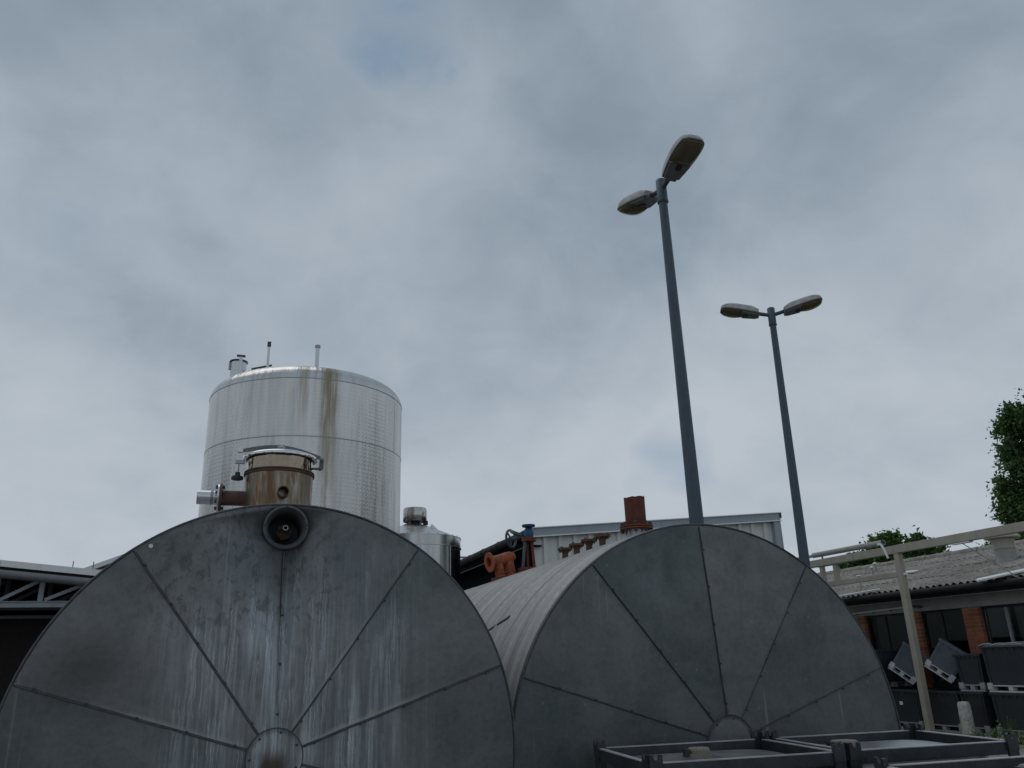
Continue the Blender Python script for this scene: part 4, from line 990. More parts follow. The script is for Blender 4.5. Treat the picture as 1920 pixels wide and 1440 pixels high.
# gutter, fascia, lintel, conduit
MB().lathe([(.075, 0), (.075, BY1 - BY0)], (EX - .03, BY0, EZ - .07), (0, 1, 0), 16).obj('gutter', M['gutter_black'], bb)
MB().bb((EX + .06, BY0, EZ - .20), (EX + .10, BY1, EZ - .03)).obj('eave_board', M['gutter_black'], bb)
MB().bb((WX - .30, BY0, 2.63), (WX - .24, BY1, 2.70)).obj('pipe_rail', M['flash'], bb)
MB().bb((WX - .36, BY0, 2.70), (WX - .02, BY1, 2.715)).obj('soffit', M['gutter_black'], bb)
MB().bb((WX - .06, BY0, 2.39), (WX + .16, BY1, 2.78)).obj('lintel', M['lintel'], bb)
ca_ = P(1597, 1151, x=WX - .10); cb2 = P(1712, 1137, x=WX - .10); cc_ = P(1728, 1138, x=WX - .10)
MB().rod(ca_, cb2, .022).obj('conduit', M['paper'], bb); MB().rod(cb2, cc_, .026).obj('conduit_end', M['greydark'], bb)
for j in range(4):
    c0 = ca_.lerp(cb2, .08 + j * .28); MB().bb((c0.x, c0.y - .015, c0.z - .045), (c0.x + .045, c0.y + .015, c0.z + .02)).obj('clip', M['greydark'], bb)
# brick pillars
cuts = [7.9, 9.56, 11.64, 13.33, 14.96, 16.70, 18.40, 20.1]
pw = .425
def brick_mesh(nm, w_):
    me = MB().box((0, 0, 0), (.24, w_, .070)).mesh(nm); me.materials.append(M['brick']); return me
bmA, bmB = brick_mesh('brick', .250), brick_mesh('brick', .160)
for ip, y0_ in enumerate(cuts):
    core = MB().bb((WX - .0, y0_ + .006, 0), (WX + .24, y0_ + pw - .006, 2.388)).obj('pillar', M['mortar'], bb)
    if ip in (0, 1, 7): 
        core.data.materials.clear(); core.data.materials.append(M['brick']); continue
    kz_ = 0
    for k_ in range(29):
        z_ = .04 + k_ * .0813; order = ((bmA, .250), (bmB, .160)) if k_ % 2 else ((bmB, .160), (bmA, .250)); yy = y0_
        if ip in (2,) and z_ < .75: continue
        for me, w_ in order:
            piece('brick', me, core, (WX + .112 + rnd.uniform(-.003, .003) - WX, yy + w_ / 2 - BY0, z_)); yy += w_ + .011
for i in range(len(cuts) - 1):
    ya, yb = cuts[i] + pw, cuts[i + 1]; wz0, wz1 = .85, 2.385
    MB().bb((WX + .03, ya + .002, 0), (WX + .2, yb - .002, wz0 - .002)).obj('apron_wall', M['frame'], bb)
    f_ = MB(); t_ = .045; xx0, xx1 = WX + .08, WX + .13
    for lo, hi in (((ya + .003, wz0), (yb - .003, wz0 + t_)), ((ya + .003, wz1 - t_), (yb - .003, wz1)), ((ya + .003, wz0 + t_), (ya + .003 + t_, wz1 - t_)), ((yb - .003 - t_, wz0 + t_), (yb - .003, wz1 - t_))):
        f_.bb((xx0, lo[0], lo[1]), (xx1, hi[0], hi[1]))
    wn_ = f_.obj('window', M['frame'], bb); ym = (ya + yb) / 2 + .06
    MB().bb((xx0 - .004, ym - .03, wz0 + t_), (xx1 - .004, ym + .03, wz1 - t_)).obj('mullion', M['frame'] if i != 2 else M['lintel'], wn_)
    for (p0, p1) in ((ya + .05, ym - .032), (ym + .032, yb - .05)):
        MB().bb((xx0 + .02, p0, wz0 + t_), (xx0 + .026, p1, wz1 - t_)).obj('pane', M['glass'], wn_)
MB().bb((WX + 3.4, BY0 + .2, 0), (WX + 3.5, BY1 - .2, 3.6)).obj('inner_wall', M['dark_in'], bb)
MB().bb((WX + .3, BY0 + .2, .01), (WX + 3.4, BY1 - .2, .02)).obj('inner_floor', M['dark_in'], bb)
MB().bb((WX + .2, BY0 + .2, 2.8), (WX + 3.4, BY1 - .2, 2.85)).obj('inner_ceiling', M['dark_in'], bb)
for yy in (BY0, BY1 - .2): MB().bb((WX + .25, yy, 0), (RGX + 4.2, yy + .2, 2.78)).obj('end_wall', M['brick'], bb)
for yy in (BY0 + .02, BY1 - .18): MB().prism([(EX + .3, yy, 2.79), (RGX + 4.2, yy, 2.79), (RGX, yy, RGZ - .06)], (0, .15, 0)).obj('gable', M['brick'], bb)
# things behind the glass
a = P(1752, 1212, x=WX + .8); o_ = MB().bb((WX + .55, a.y - .35, .9), (WX + 1.0, a.y + .3, 1.78)).obj('cardboard_box', simple('cardboard', (.34, .24, .15), .9, 0, .2, 5), loc=(WX + .8, a.y, .9), bevel=.01); tag(o_, 'brown carton behind the glass of the middle window bay', 'carton')
a0, a1 = P(1736, 1150, x=WX + .4), P(1745, 1216, x=WX + .4); o_ = MB().rod(a0, a1, .035).obj('leaning_pipe', M['foot_pale'], loc=(WX + .4, a1.y, a1.z)); tag(o_, 'pale pipe leaning inside behind the middle window bay', 'pipe')
# roof ventilator and small roof pipes
vc = on_roof(1888, 1050, 0); vtz = P(1888, 990, x=vc.x).z; vr_ = .20
ven = thing('roof_ventilator', 'beige mushroom ventilator on the corrugated roof under the gantry beam', 'ventilator', (vc.x, vc.y, vc.z))
hgt = vtz - vc.z
MB().lathe([(vr_ * 1.05, -.1), (vr_ * 1.05, hgt * .36)], vc, n=28).obj('upstand', M['lintel'], ven)
MB().lathe([(vr_ * 1.12, hgt * .36), (vr_ * 1.02, hgt * .50), (vr_ * 1.25, hgt * .66)], vc, n=28).obj('throat', M['beige'], ven, ang=50)
MB().lathe([(vr_ * 1.2, hgt * .67), (vr_ * 1.85, hgt * .70), (vr_ * 1.80, hgt * .76), (vr_ * 1.0, hgt * .94), (0, hgt)], vc, n=28).obj('hood', M['beige'], ven, ang=30)
for (u, v, h_, r_) in ((1637, 1078, .20, .035), (1643, 1072, .22, .04)):
    p_ = on_roof(u, v, 0); t_ = thing('roof_pipe', 'small grey capped vent pipe on the roof, ' + ('left of the pair by the gantry post' if r_ < .037 else 'right of the pair by the gantry post'), 'vent pipe', p_, 'small pipes on the roof')
    MB().rod(p_ - Vector((0, 0, .1)), p_ + Vector((0, 0, h_)), r_ * .8).obj('pipe', M['lintel'], t_); MB().lathe([(0, 0), (r_ * 1.5, 0), (r_ * 1.4, .03), (0, .05)], p_ + Vector((0, 0, h_)), n=14).obj('cap', M['flash'], t_)
p_ = on_roof(1615, 1106, 0); t_ = thing('roof_mast', 'thin short mast with a flat top near the eave of the corrugated roof', 'mast', p_)
MB().rod(p_, p_ + Vector((0, 0, .34)), .012).obj('rod', M['lintel'], t_); MB().lathe([(0, 0), (.07, 0), (.06, .02), (0, .025)], p_ + Vector((0, 0, .34)), n=12).obj('cap', M['flash'], t_)

# ------------------------------------------------------------------ beige pipe gantry
GX = 13.61
gn = thing('pipe_gantry', 'beige steel pipe gantry with a long beam in front of the brick workshop', 'gantry', (GX, 13.83, 0))
MB().bb((GX - .065, 13.765, 0), (GX + .065, 13.895, 3.545)).obj('post', M['beige'], gn, bevel=.006)
MB().bb((GX - .12, 13.71, 0), (GX + .12, 13.95, .015)).obj('foot_plate', M['beige'], gn)
MB().bb((GX - .07, 6.5, 3.548), (GX + .07, 13.86, 3.715)).obj('beam', M['beige'], gn, bevel=.006)
MB().bb((GX - .068, 13.864, 3.548), (GX + .068, 18.6, 3.713)).obj('beam', M['beige'], gn, bevel=.006)
MB().bb((GX - .05, 13.90, 3.055), (GX + .05, 16.35, 3.155)).obj('lower_beam', M['beige'], gn)
for yy in (15.80, 16.27): MB().bb((GX - .045, yy - .05, 3.157), (GX + .045, yy + .05, 3.546)).obj('hanger', M['beige'], gn)
MB().bb((GX - .04, 15.72, 3.53), (GX + .04, 16.4, 3.546)).obj('hanger_plate', M['beige'], gn)
MB().bb((GX - .067, 18.1, 0), (GX + .063, 18.23, 3.545)).obj('post', M['beige'], gn)
MB().bb((GX - .067, 8.1, 0), (GX + .063, 8.23, 3.545)).obj('post', M['beige'], gn)
tb = MB().lathe([(.05, 0), (.062, 0), (.062, 2.35), (.05, 2.35), (.05, 0)], (GX, 14.17, 3.825), (0, 1, .004), 20).obj('tray_tube', M['lintel'], gn, ang=40)
MB().rod((GX, 16.5, 3.825), (GX, 18.6, 3.85), .035).obj('thin_pipe', M['canopy_steel'], gn)
MB().bb((GX - .02, 16.2, 3.70), (GX + .02, 16.22, 3.80)).obj('tube_clip', M['lintel'], gn)
e0, e1, e2 = P(1657, 1021, x=GX), P(1663, 1030, x=GX), P(1671, 1047, x=GX)
MB().tube([e0 + Vector((-.07, .10, .01)), e0 + Vector((-.08, 0, 0)), e1 + Vector((-.08, 0, 0)), e2 + Vector((-.08, 0, 0))], .024, 10).obj('bent_pipe', M['flash'], gn)
MB().box((GX - .10, 14.10, 3.83), (.02, .07, .07)).obj('tube_end', M['greydark'], tb)
s0 = P(1803, 1018, x=GX); s1 = P(1935, 1098, x=GX + .9)
MB().bb((GX - .06, s0.y - .22, 3.52), (GX + .06, s0.y + .22, 3.544)).obj('clamp_plate', M['flash'], gn)
MB().rod(s0, s1, .009, None, 6).obj('stay_wire', M['lintel'], gn)
MB().box((GX + .03, 13.75, 3.10), (.10, .05, .05)).obj('clamp', M['flash'], gn)

# ------------------------------------------------------------------ pallet boxes
def pallet_box(label, w_, d_, h_, body, foot, lid=False, sticker=False, rimz=.05):
    """local: x depth (0 front .. d_), y width centred, z up"""
    t_ = thing('pallet_box', label, 'pallet box', (0, 0, 0), 'plastic boxes stacked along the workshop', True)
    fz = .125; tp = .035
    m_ = MB(); hw = w_ / 2; T = .018
    lo = [(tp, -hw + tp), (d_ - tp, -hw + tp), (d_ - tp, hw - tp), (tp, hw - tp)]; hi_ = [(0.012, -hw + .012), (d_ - .012, -hw + .012), (d_ - .012, hw - .012), (.012, hw - .012)]
    def ins(q, k_): return [(x + (k_ if x < d_ / 2 else -k_), y + (k_ if y < 0 else -k_)) for x, y in q]
    rgs = [[(x, y, fz) for x, y in lo], [(x, y, h_ - .02) for x, y in hi_], [(x, y, h_ - .02) for x, y in ins(hi_, T)], [(x, y, fz + .03) for x, y in ins(lo, T)]]
    vs = [p for g_ in rgs for p in g_]; fs = [(3, 2, 1, 0), (12, 13, 14, 15)]
    for i in range(3):
        for j in range(4): fs.append((i * 4 + j, i * 4 + (j + 1) % 4, i * 4 + 4 + (j + 1) % 4, i * 4 + 4 + j))
    m_.add(vs, fs).obj('body', body, t_, bevel=.006)
    # rim and buttons under it
    rm = MB()
    for a, b in (((-.012, -hw - .012), (.03, hw + .012)), ((d_ - .03, -hw - .012), (d_ + .012, hw + .012)), ((.031, -hw - .012), (d_ - .031, -hw + .03)), ((.031, hw - .03), (d_ - .031, hw + .012))):
        rm.bb((a[0], a[1], h_ - rimz), (b[0], b[1], h_))
    rm = rm.obj('rim', body, t_, bevel=.004)
    for j in range(6):
        y = -hw + w_ * (j + .7) / 6.4
        MB().bb((-.006, y - .016, h_ - rimz - .035), (.02, y + .016, h_ - rimz - .001)).obj('rim_rib', body, rm)
    # corner ribs on the front
    for s_ in (-1, 1): MB().prism([(.012 + .012, s_ * (hw - .10), fz + .02), (.0, s_ * (hw - .085), h_ - rimz - .04), (.0, s_ * (hw - .055), h_ - rimz - .04), (.024, s_ * (hw - .075), fz + .02)], (.02, 0, 0)).obj('corner_rib', body, t_)
    # pallet base: two skids with blocks
    for y in (-hw + .07, 0, hw - .07):
        ww = .09
        for x in (.06, d_ / 2, d_ - .06): MB().bb((x - .055, y - ww / 2, .026), (x + .055, y + ww / 2, fz - .024)).obj('pallet_block', foot, t_)
    for x in (.06, d_ / 2, d_ - .06): MB().bb((x - .057, -hw + .02, 0), (x + .057, hw - .02, .024)).obj('skid', foot, t_)
    for x in (.058, d_ - .058): MB().bb((x - .05, -hw + .03, fz - .022), (x + .05, hw - .03, fz - .001)).obj('top_slat', foot, t_)
    for s_ in (-1, 1): MB().bb((-.006, s_ * (hw - .055) - .05, .045), (.03, s_ * (hw - .055) + .05, fz + .035)).obj('corner_block', foot, t_, bevel=.004)
    if lid:
        n1, n2 = 8, 10; vs = []; fs = []
        for i in range(n1 + 1):
            for j in range(n2 + 1):
                x = -.03 + (d_ + .06) * i / n1; y = -hw - .03 + (w_ + .06) * j / n2
                ed = min(i, n1 - i, j, n2 - j); z = h_ + .012 + .055 * math.sin(math.pi * i / n1) * math.sin(math.pi * j / n2) + .018 * mnoise.noise((x * 3, y * 3, 1)) - (.03 if ed == 0 else 0)
                vs.append((x, y, z))
        for i in range(n1):
            for j in range(n2): fs.append((i * (n2 + 1) + j, (i + 1) * (n2 + 1) + j, (i + 1) * (n2 + 1) + j + 1, i * (n2 + 1) + j + 1))
        lo_ = MB().add(vs, fs).obj('lid', simple('lid_sheet', (.13, .15, .165), .5, 0, .3, 6), t_, ang=60)
        sd_ = lo_.modifiers.new('s', 'SOLIDIFY'); sd_.thickness = .012
        for j in range(3):
            y = -hw + w_ * (j + .8) / 3.6; MB().tube([(-.03, y - .16, h_ - .002), (-.04, y - .05, h_ + .035), (-.035, y + .1, h_ + .028), (-.03, y + .2, h_ + .0)], .012, 8).obj('lid_fold', M['canopy_steel'], t_)
    if sticker: MB().bb((.014, .0, h_ * .60), (.0145 + .006, .085, h_ * .60 + .07)).obj('label_sheet', M['paper'], t_)
    return t_
def place(t_, loc, rz=0, ry=0, rx=0): t_.location = loc; t_.rotation_euler = (rx, ry, rz); return t_
FX = 13.8
place(pallet_box('black pallet box on the ground with a white paper label, next to the tank end', .95, 1.1, .765, M['box'], M['foot'], sticker=True), (FX, 14.66, .005))
place(pallet_box('black pallet box on the ground behind the gantry post and left of the bollard', .95, 1.1, .765, M['box'], M['foot']), (FX, 13.66, .005))
place(pallet_box('narrow black pallet box on the ground behind the concrete bollard', .56, .8, .765, M['box'], M['foot']), (FX, 12.86, .005))
place(pallet_box('black pallet box on the ground behind the weeds at the right edge', .95, 1.1, .765, M['box'], M['foot']), (FX - .02, 11.93, .005))
place(pallet_box('large black pallet box with a crumpled lid, stacked at the right edge', .98, 1.1, .83, M['box'], M['foot_pale'], lid=True), (FX - .02, 11.92, .775))
place(pallet_box('small black pallet box stacked between the tilted boxes and the lidded box', .56, .8, .69, M['box'], M['foot']), (FX + .02, 12.80, .775), rz=.12)
t1_ = pallet_box('left of two tipped slate blue boxes, partly behind the gantry post', .60, .8, .66, M['box_blue'], M['foot_pale']); place(t1_, (FX - .08, 14.44, 1.05), rx=R(34))
t2_ = pallet_box('right of two tipped slate blue boxes, clear of the gantry post', .60, .8, .66, M['box_blue'], M['foot_pale']); place(t2_, (FX - .08, 13.44, 1.06), rx=R(33))
for t_, (u_, v_), rx_, rz_ in ((t1_, (1688, 1268), 39, 43), (t2_, (1758, 1265), 38, 40)):
    t_.location = P(u_, v_, x=FX + .05); t_.rotation_euler = (R(rx_), 0, R(rz_))
place(pallet_box('black pallet box in the rear row, lower one under the left window bay', .95, 1.1 - .2, .79, M['box'], M['foot']), (FX + .02 + .02, 15.72, .005))
place(pallet_box('black pallet box in the rear row, upper one under the left window bay', .95, .9, .79, M['box'], M['foot']), (FX + .04, 15.72, .80))

# bollard
bo_c = Vector((13.52, 12.8, 0))
bl_ = MB().lathe([(.118, 0), (.118, .30), (.112, .56), (.09, .598), (0, .61)], bo_c, n=28).obj('bollard', simple('bollard_concrete', (.42, .41, .37), .9, 0, .45, 16, .4), loc=bo_c)
tag(bl_, 'round pale concrete bollard in front of the narrow black box', 'bollard')

# ------------------------------------------------------------------ stainless containers in front
def ibc(label, w_, d_, h_, lidpos, lidr):
    """local: x width 0..w_, y depth 0 (back) .. -d_, z up"""
    t_ = thing('steel_container', label, 'container', (0, 0, 0), 'small stainless containers before the tanks', True)
    pt_ = .046; rw, rh = .026, .045
    for (x, y) in ((0, 0), (w_, 0), (0, -d_), (w_, -d_)):
        sx = 1 if x == 0 else -1; sy = -1 if y == 0 else 1
        m_ = MB(); m_.bb((x, y, 0), (x + sx * .012, y + sy * pt_, h_ - rh * .2)); m_.bb((x + sx * .013, y, 0), (x + sx * pt_, y + sy * .012, h_ - rh * .2))
        po = m_.obj('corner_post', M['ibc_frame'], t_)
        # notched stacking lugs on both leaves of the angle
        def lug(ax, o, dr):
            k_ = .050; pr_ = [(0, -.03), (0, .030), (.012, .032), (.018, .016), (.026, .012), (.034, .016), (.040, .032), (.050, .030), (.050, -.03)]
            poly = [(o[0] + (q_[0] * dr if ax == 'x' else 0), o[1] + (q_[0] * dr if ax == 'y' else 0), h_ + q_[1]) for q_ in pr_]
            return poly
        MB().prism(lug('x', (x, y - sy * .006 + (0), 0), sx), (0, sy * .012, 0)).obj('stacking_lug', M['ibc_frame'], po)
        MB().prism(lug('y', (x - sx * .006, y + sy * .008, 0), sy), (sx * .012, 0, 0)).obj('stacking_lug', M['ibc_frame'], po)
    def rail(a, b):
        o = MB().bb(a, b).obj('top_rail', M['ibc_frame'], t_, bevel=.002)
        l_ = (min(a[0], b[0]) - .001, min(a[1], b[1]) - .001, h_ + .0005); hq = (max(a[0], b[0]) + .001, max(a[1], b[1]) + .001, h_ + .004)
        MB().bb(l_, hq).obj('rail_edge', M['ibc_edge'], o); return o
    rail((pt_ + .002, -rw - .0, h_ - rh), (w_ - pt_ - .002, -.004, h_)); rail((pt_ + .002, -d_ + .004, h_ - rh), (w_ - pt_ - .002, -d_ + rw, h_))
    rail((.004, -d_ + pt_ + .002, h_ - rh), (rw, -pt_ - .002, h_)); rail((w_ - rw, -d_ + pt_ + .002, h_ - rh), (w_ - .004, -pt_ - .002, h_))
    # side rails lower down
    for zc_ in (.25, .7):
        MB().bb((pt_, -d_ + .006, zc_), (w_ - pt_, -d_ + .024, zc_ + .05)).obj('mid_rail', M['ibc_frame'], t_); MB().bb((.006, -d_ + pt_, zc_), (.024, -pt_, zc_ + .05)).obj('mid_rail', M['ibc_frame'], t_)
    # vessel with rounded corners and a shallow domed top
    hw, hd = w_ / 2 - .045, d_ / 2 - .045; c0 = Vector((w_ / 2, -d_ / 2, 0)); n_ = 40; vs = []; fs = []; prof = [(1, .12), (1, h_ - .050), (.985, h_ - .036), (.95, h_ - .030), (.6, h_ - .020), (.3, h_ - .014)]
    for k_, (s_, z_) in enumerate(prof):
        for (a, b) in superell(hw * s_, hd * s_, n_, 5.5): vs.append((c0.x + a, c0.y + b, z_))
    vs.append((c0.x, c0.y, h_ - .013))
    for k_ in range(len(prof) - 1):
        for j in range(n_): fs.append((k_ * n_ + j, k_ * n_ + (j + 1) % n_, (k_ + 1) * n_ + (j + 1) % n_, (k_ + 1) * n_ + j))
    kk = (len(prof) - 1) * n_
    for j in range(n_): fs.append((kk + j, kk + (j + 1) % n_, len(vs) - 1))
    MB().add(vs, fs).obj('vessel', M['ibc'], t_, ang=30)
    lx, ly = lidpos; lz = h_ - .017
    lo_ = MB().lathe([(lidr * 1.12, 0), (lidr * 1.12, .012), (lidr, .012)], (lx, ly, lz), n=24).obj('lid_collar', M['lid_tan'], t_)
    MB().lathe([(lidr, .012), (lidr, .026), (lidr * .93, .032), (0, .033)], (lx, ly, lz), n=8).obj('lid', M['lid_tan'], lo_, ang=20)
    MB().box((lx - lidr * 1.2, ly, lz + .014), (.02, .03, .03)).obj('latch', M['ibc_frame'], lo_)
    return t_
i1 = ibc('small stainless container in a steel frame, left one before the dull tank', .80, .625, 1.23, (.335, -.33), .046); place(i1, (1.555, 3.47, 0), rz=R(-6))
i2 = ibc('small stainless container in a steel frame, right one with tan cap behind its post', .76, .62, 1.232, (.14, -.38), .056); place(i2, (2.378, 3.375, 0), rz=R(-7))
i3 = ibc('stainless container frame nearest the camera, cut off by the lower right edge', .80, .60, 1.20, (.4, -.3), .05); place(i3, (2.262, 2.585, 0), rz=R(-6))

# ------------------------------------------------------------------ left canopy with truss
CY = 24.0; sS = CY
A0 = P(0, 1052, y=CY); A1 = P(190, 1071, y=CY); cs = (A1.z - A0.z) / (A1.x - A0.x); X0, X1 = A0.x - 5, A1.x + 2.5
def ctop(x): return A0.z + (x - A0.x) * cs
chz = P(60, 1129, y=CY).z; chz2 = P(60, 1139, y=CY).z
cn = thing('canopy', 'open steel canopy with grey truss and pale roof edge behind the streaked tank', 'canopy', (X0, CY, 0))
xx = X0
while xx < X1 - .1:
    xe_ = min(xx + 2.55, X1)
    MB().prism([(xx, CY - .35, ctop(xx)), (xe_ - .012, CY - .35, ctop(xe_)), (xe_ - .012, CY - .35, ctop(xe_) - .16), (xx, CY - .35, ctop(xx) - .16)], (0, .06, 0)).obj('verge_flashing', M['flash'], cn); xx = xe_
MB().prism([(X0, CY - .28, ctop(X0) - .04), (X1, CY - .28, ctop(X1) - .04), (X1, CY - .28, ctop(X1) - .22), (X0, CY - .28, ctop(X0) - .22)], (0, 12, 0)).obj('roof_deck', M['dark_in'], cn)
for (xa, xb) in ((X0, A0.x + 2.68), (A0.x + 2.70, X1)): MB().rod((xa, CY - .36, ctop(xa) - .34), (xb, CY - .36, ctop(xb) - .34), .105, None, 18).obj('rain_pipe', M['gutter_grey'], cn)
def truss(y, mt, nm):
    MB().bb((X0, y - .06, chz2), (X1, y + .06, chz)).obj('bottom_chord', mt, cn); MB().bb((X0, y - .10, chz), (X1, y + .10, chz + .02)).obj('chord_flange', mt, cn)
    MB().beam((X0, y, ctop(X0) - .30), (X1, y, ctop(X1) - .30), .12, .12).obj('top_chord', mt, cn)
    v0_ = P(79, 1103, y=CY).x; stp = P(161, 1103, y=CY).x - v0_; k_ = int((v0_ - X0) / stp); x_ = v0_ - k_ * stp
    while x_ < X1 - .05:
        MB().bb((x_ - .06, y - .05, chz + .021), (x_ + .06, y + .05, ctop(x_) - .36)).obj('truss_post', mt, cn)
        if x_ + stp < X1: MB().beam((x_ + .10, y, chz + .05), (x_ + stp - .10, y, ctop(x_ + stp) - .40), .09, .085).obj('truss_brace', mt, cn)
        x_ += stp
truss(CY, M['canopy_steel'], 1); truss(CY + 1.1, simple('canopy_shaded_steel', (.05, .052, .055), .7), 2)  # rear truss: same steel, with shade put into its darker colour
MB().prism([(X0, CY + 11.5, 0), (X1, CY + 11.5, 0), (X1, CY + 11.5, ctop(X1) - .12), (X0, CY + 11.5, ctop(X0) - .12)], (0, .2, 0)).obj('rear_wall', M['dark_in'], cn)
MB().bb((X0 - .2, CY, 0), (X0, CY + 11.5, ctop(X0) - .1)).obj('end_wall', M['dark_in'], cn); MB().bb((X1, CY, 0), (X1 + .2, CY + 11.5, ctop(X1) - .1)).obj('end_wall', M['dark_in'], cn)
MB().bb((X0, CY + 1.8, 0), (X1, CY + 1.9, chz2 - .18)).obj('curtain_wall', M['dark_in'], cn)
MB().bb((X0, CY + .9, chz2 - .22), (X1, CY + 1.0, chz2 - .14)).obj('crane_rail', M['greydark'], cn)
MB().bb((A0.x + 1.6, CY + .3, chz2 - .20), (A0.x + 2.7, CY + .4, chz2 - .12)).obj('cable_tray', M['greydark'], cn)
for (u, v) in ((138, 1052), (176, 1053)):
    q_ = P(u, v, y=CY - .3); MB().rod((q_.x, CY - .3, ctop(q_.x)), (q_.x, CY - .3, q_.z), .012, None, 6).obj('lightning_rod', M['gutter_grey'], cn)
# gabled hall behind the canopy
GY = 44.0; ga_, gb_ = P(160, 1066, y=GY), P(222, 1044, y=GY)
gs = (gb_.z - ga_.z) / (gb_.x - ga_.x); x2 = gb_.x + 3; z2 = ga_.z + (x2 - ga_.x) * gs
gh = thing('gabled_hall', 'distant cream hall with a shallow gable behind the canopy roof', 'building', (ga_.x, GY, 0))
MB().prism([(ga_.x - 2, GY, 0), (x2, GY, 0), (x2, GY, z2 - .3), (ga_.x - 2, GY, ga_.z - 2 * gs - .3)], (0, 10, 0)).obj('wall', simple('cream_render', (.50, .48, .40), .8), gh)
MB().prism([(ga_.x - 2.5, GY - .3, ga_.z - 2.5 * gs), (x2, GY - .3, z2), (x2, GY - .3, z2 - .22), (ga_.x - 2.5, GY - .3, ga_.z - 2.5 * gs - .22)], (0, 10.6, 0)).obj('roof', M['flash'], gh)

# ------------------------------------------------------------------ trees and weeds
def leaf_cloud(mb, blobs, n, size, seed, flat=.35):
    """sprigs that leave each blob's middle and carry leaves along their outer part"""
    rg = random.Random(seed); vs = []; fs = []
    tot = sum(b[3] ** 2 for b in blobs)
    for (x, y, z, r) in blobs:
        k = int(n * r * r / tot); c0 = Vector((x, y, z)); per = 16
        for _ in range(max(3, k // per)):
            d = Vector((rg.gauss(0, 1), rg.gauss(0, 1), rg.gauss(.1, 1))).normalized(); L = r * rg.uniform(.7, 1.12); bend = Vector((rg.gauss(0, .16), rg.gauss(0, .16), rg.gauss(-.08, .14)))
            t0 = rg.uniform(.15, .45)
            for q in range(per):
                t = t0 + (1 - t0) * (q + rg.random()) / per
                c = c0 + d * L * t + bend * L * t * t + Vector((rg.gauss(0, 1), rg.gauss(0, 1), rg.gauss(0, 1))) * size * .42
                s_ = size * rg.uniform(.55, 1.2) * (1.1 - .35 * t)
                a = (d * .6 + Vector((rg.gauss(0, 1), rg.gauss(0, 1), rg.gauss(-.3, .7)))).normalized(); b = a.cross(Vector((rg.gauss(0, .55), rg.gauss(0, .55), 1))).normalized(); up_ = a.cross(b) * (s_ * .14)
                o = len(vs); vs += [c - a * s_ * .5, c - b * s_ * .30 + up_, c + b * s_ * .30 + up_, c + a * s_ * .55]
                fs += [(o, o + 1, o + 2), (o + 1, o + 3, o + 2)]
    mb.add(vs, fs); return mb
def raw_obj(mb, name, m, parent):
    me = bpy.data.meshes.new(name); off = ORI[parent.name]; me.from_pydata([v - off for v in mb.v], [], mb.f); me.materials.append(m)
    o = bpy.data.objects.new(name, me); col.objects.link(o); o.parent = parent; return o
def tree(label, base, blobs, n, size, seed, lm, trunk_r):
    t_ = thing('broadleaf_tree', label, 'tree', base)
    cx_ = sum(b[0] for b in blobs) / len(blobs); cy_ = sum(b[1] for b in blobs) / len(blobs); zl = min(b[2] - b[3] for b in blobs)
    zh = max(b[2] for b in blobs)
    MB().tube([base, Vector(base).lerp(Vector((cx_, cy_, zl + .4)), .6), (cx_, cy_, zl + .5), (cx_, cy_, (zl + zh) / 2)], [trunk_r, trunk_r * .8, trunk_r * .65, trunk_r * .3], 10).obj('trunk', M['bark'], t_)
    for (x, y, z, r) in blobs: MB().tube([(cx_, cy_, zl + .5), ((x + cx_) / 2, (y + cy_) / 2, (z + zl + .5) / 2 + .15), (x, y, z + r * .3)], [trunk_r * .4, trunk_r * .22, trunk_r * .06], 6).obj('limb', M['bark'], t_)
    raw_obj(leaf_cloud(MB(), blobs, n, size, seed), 'crown', lm, t_)
    return t_
def blob(u, v, dist, rpx):
    d = ((u - 960) / FPX * RI - (v - 720) / FPX * UP + FW); c = CAM + d * dist; return (c.x, c.y, c.z, rpx * dist / FPX)
DB = 30
bl = [blob(1915, 800, DB, 45), blob(1900, 850, DB + .5, 34), blob(1925, 880, DB, 45), blob(1893, 930, DB, 32), blob(1920, 955, DB - .5, 40), blob(1985, 780, DB + 1, 70), blob(1990, 870, DB + .5, 75), blob(1975, 960, DB, 70), blob(2060, 700, DB + 1, 90), blob(2070, 850, DB + 2, 95), blob(2080, 960, DB + 1, 80), blob(1880, 800, DB, 16), blob(1885, 960, DB, 22), blob(1900, 772, DB, 22), blob(1995, 690, DB + 1, 45), blob(1925, 1020, DB - 1, 40), blob(1875, 905, DB, 14)]
tree('tall dark leafy tree at the right edge behind the brick workshop', (CAM + ((2010 - 960) / FPX * RI - (900 - 720) / FPX * UP + FW) * DB * 1).xy.to_3d(), bl, 60000, .235, 3, M['leaf'], .3)
DS = 31
bl = [blob(1650, 1050, DS, 34), blob(1610, 1060, DS, 28), blob(1668, 1018, DS, 20), blob(1640, 1022, DS, 15), blob(1690, 1058, DS, 30), blob(1730, 1045, DS, 24), blob(1752, 1036, DS, 12), blob(1585, 1062, DS, 14), blob(1716, 1010, DS, 9), blob(1735, 1015, DS, 8), blob(1705, 1022, DS, 12), blob(1685, 1006, DS - .2, 7), blob(1768, 1028, DS, 7), blob(1650, 1075, DS, 40), blob(1710, 1075, DS, 36)]
tree('bushy mid green tree showing above the ridge behind the gantry beam', (CAM + ((1665 - 960) / FPX * RI - (1100 - 720) / FPX * UP + FW) * DS).xy.to_3d(), bl, 13000, .25, 11, M['leaf2'], .2)
bl = [blob(1863, 1022, DB, 9), blob(1845, 1026, DB, 7), blob(1908, 1012, DB, 16), blob(1875, 1030, DB, 10)]
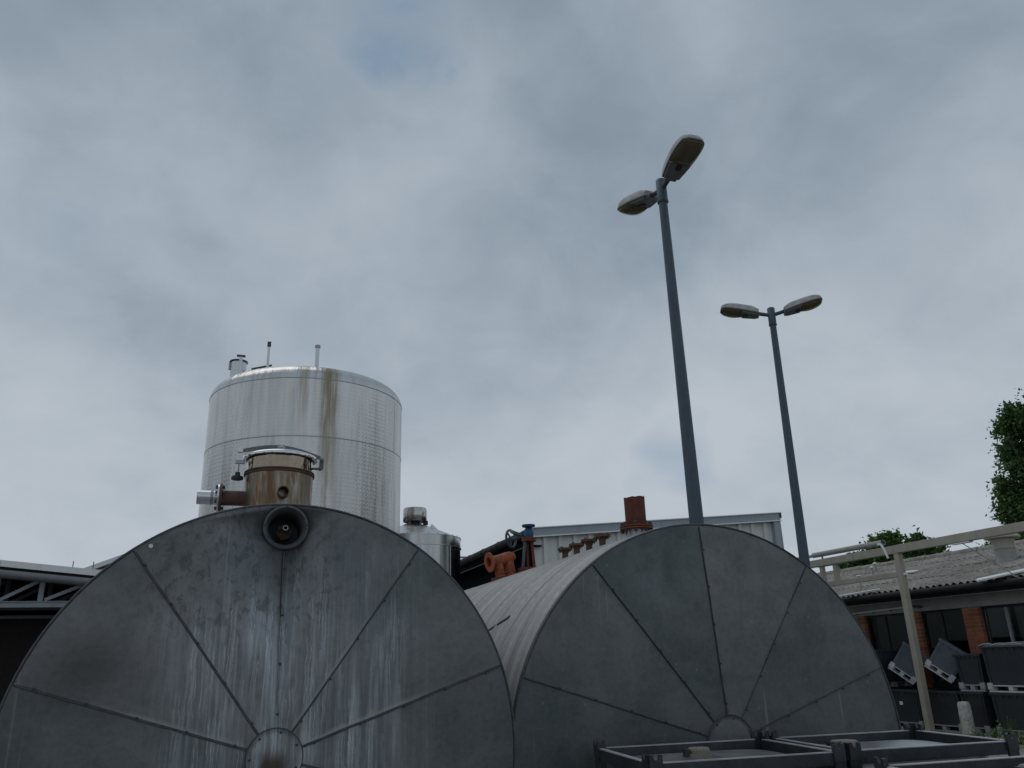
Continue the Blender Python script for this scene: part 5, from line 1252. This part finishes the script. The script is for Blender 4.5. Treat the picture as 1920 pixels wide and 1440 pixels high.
tree('low bush tips peeping over the ridge beside the roof ventilator', (CAM + ((1870 - 960) / FPX * RI - (1100 - 720) / FPX * UP + FW) * DB).xy.to_3d(), bl, 700, .2, 5, M['leaf'], .1)
def weed(u, v, h_, n, seed, label):
    p_ = P(u, v, z=0.0); rg = random.Random(seed); t_ = thing('weed_plant', label, 'weed', p_, 'weeds at the foot of the boxes')
    m_ = MB(); st_ = MB()
    for k_ in range(n):
        a = rg.uniform(0, 6.28); ln = rg.uniform(.03, .22); tip = p_ + Vector((ln * math.cos(a), ln * math.sin(a), h_ * rg.uniform(.35, 1)))
        st_.tube([p_ + Vector((rg.uniform(-.03, .03), rg.uniform(-.03, .03), 0)), p_.lerp(tip, .6) + Vector((0, 0, .02)), tip], [.006, .004, .002], 5)
        for q_ in range(8):
            c = p_.lerp(tip, rg.uniform(.35, 1)) + Vector((rg.uniform(-.03, .03), rg.uniform(-.03, .03), 0)); a2 = Vector((rg.gauss(0, 1), rg.gauss(0, 1), .35)).normalized(); b2 = a2.cross(Vector((0, 0, 1))).normalized(); s_ = rg.uniform(.04, .10)
            m_.add([c, c + a2 * s_ * .5 - b2 * s_ * .25, c + a2 * s_ * .5 + b2 * s_ * .25, c + a2 * s_], [(0, 1, 2), (1, 3, 2)])
    st_.obj('stem', M['leaf2'], t_); raw_obj(m_, 'foliage', M['leaf2'], t_)
weed(1872, 1392, .28, 9, 1, 'clump of green weeds left at the foot of the right edge box')
weed(1895, 1395, .42, 10, 2, 'tallest clump of green weeds with an upright stem near the right edge')
weed(1915, 1396, .25, 9, 3, 'low clump of green weeds cut by the right edge')
weed(1838, 1384, .10, 6, 4, 'small sprig of weeds right beside the concrete bollard')

# unseen belt of trees added around the yard for the bright steel to mirror
rg = random.Random(21); bl = []
for az_, di, hh_ in ((98, 30, 14), (106, 31, 13), (118, 34, 10), (-50, 30, 13), (-58, 31, 11), (-80, 28, 13), (-88, 29, 12), (-110, 34, 9), (-135, 46, 9), (-155, 50, 8), (176, 52, 8), (158, 48, 8), (140, 46, 9)):
    bx, by = SX + di * math.sin(R(az_)), SY + di * math.cos(R(az_))
    for k_ in range(9): bl.append((bx + rg.uniform(-2.2, 2.2), by + rg.uniform(-2, 2), hh_ * rg.uniform(.12, .86), rg.uniform(1.5, 2.5)))
me = bpy.data.meshes.new('added_tree_belt'); lm_ = leaf_cloud(MB(), bl, 26000, .85, 4); me.from_pydata(lm_.v, [], lm_.f); me.materials.append(M['leaf'])
tbelt = bpy.data.objects.new('added_tree_belt', me); col.objects.link(tbelt); tbelt['kind'] = 'stuff'; tag(tbelt, 'added belt of dark trees out of view, mirrored in the bright steel', 'trees')
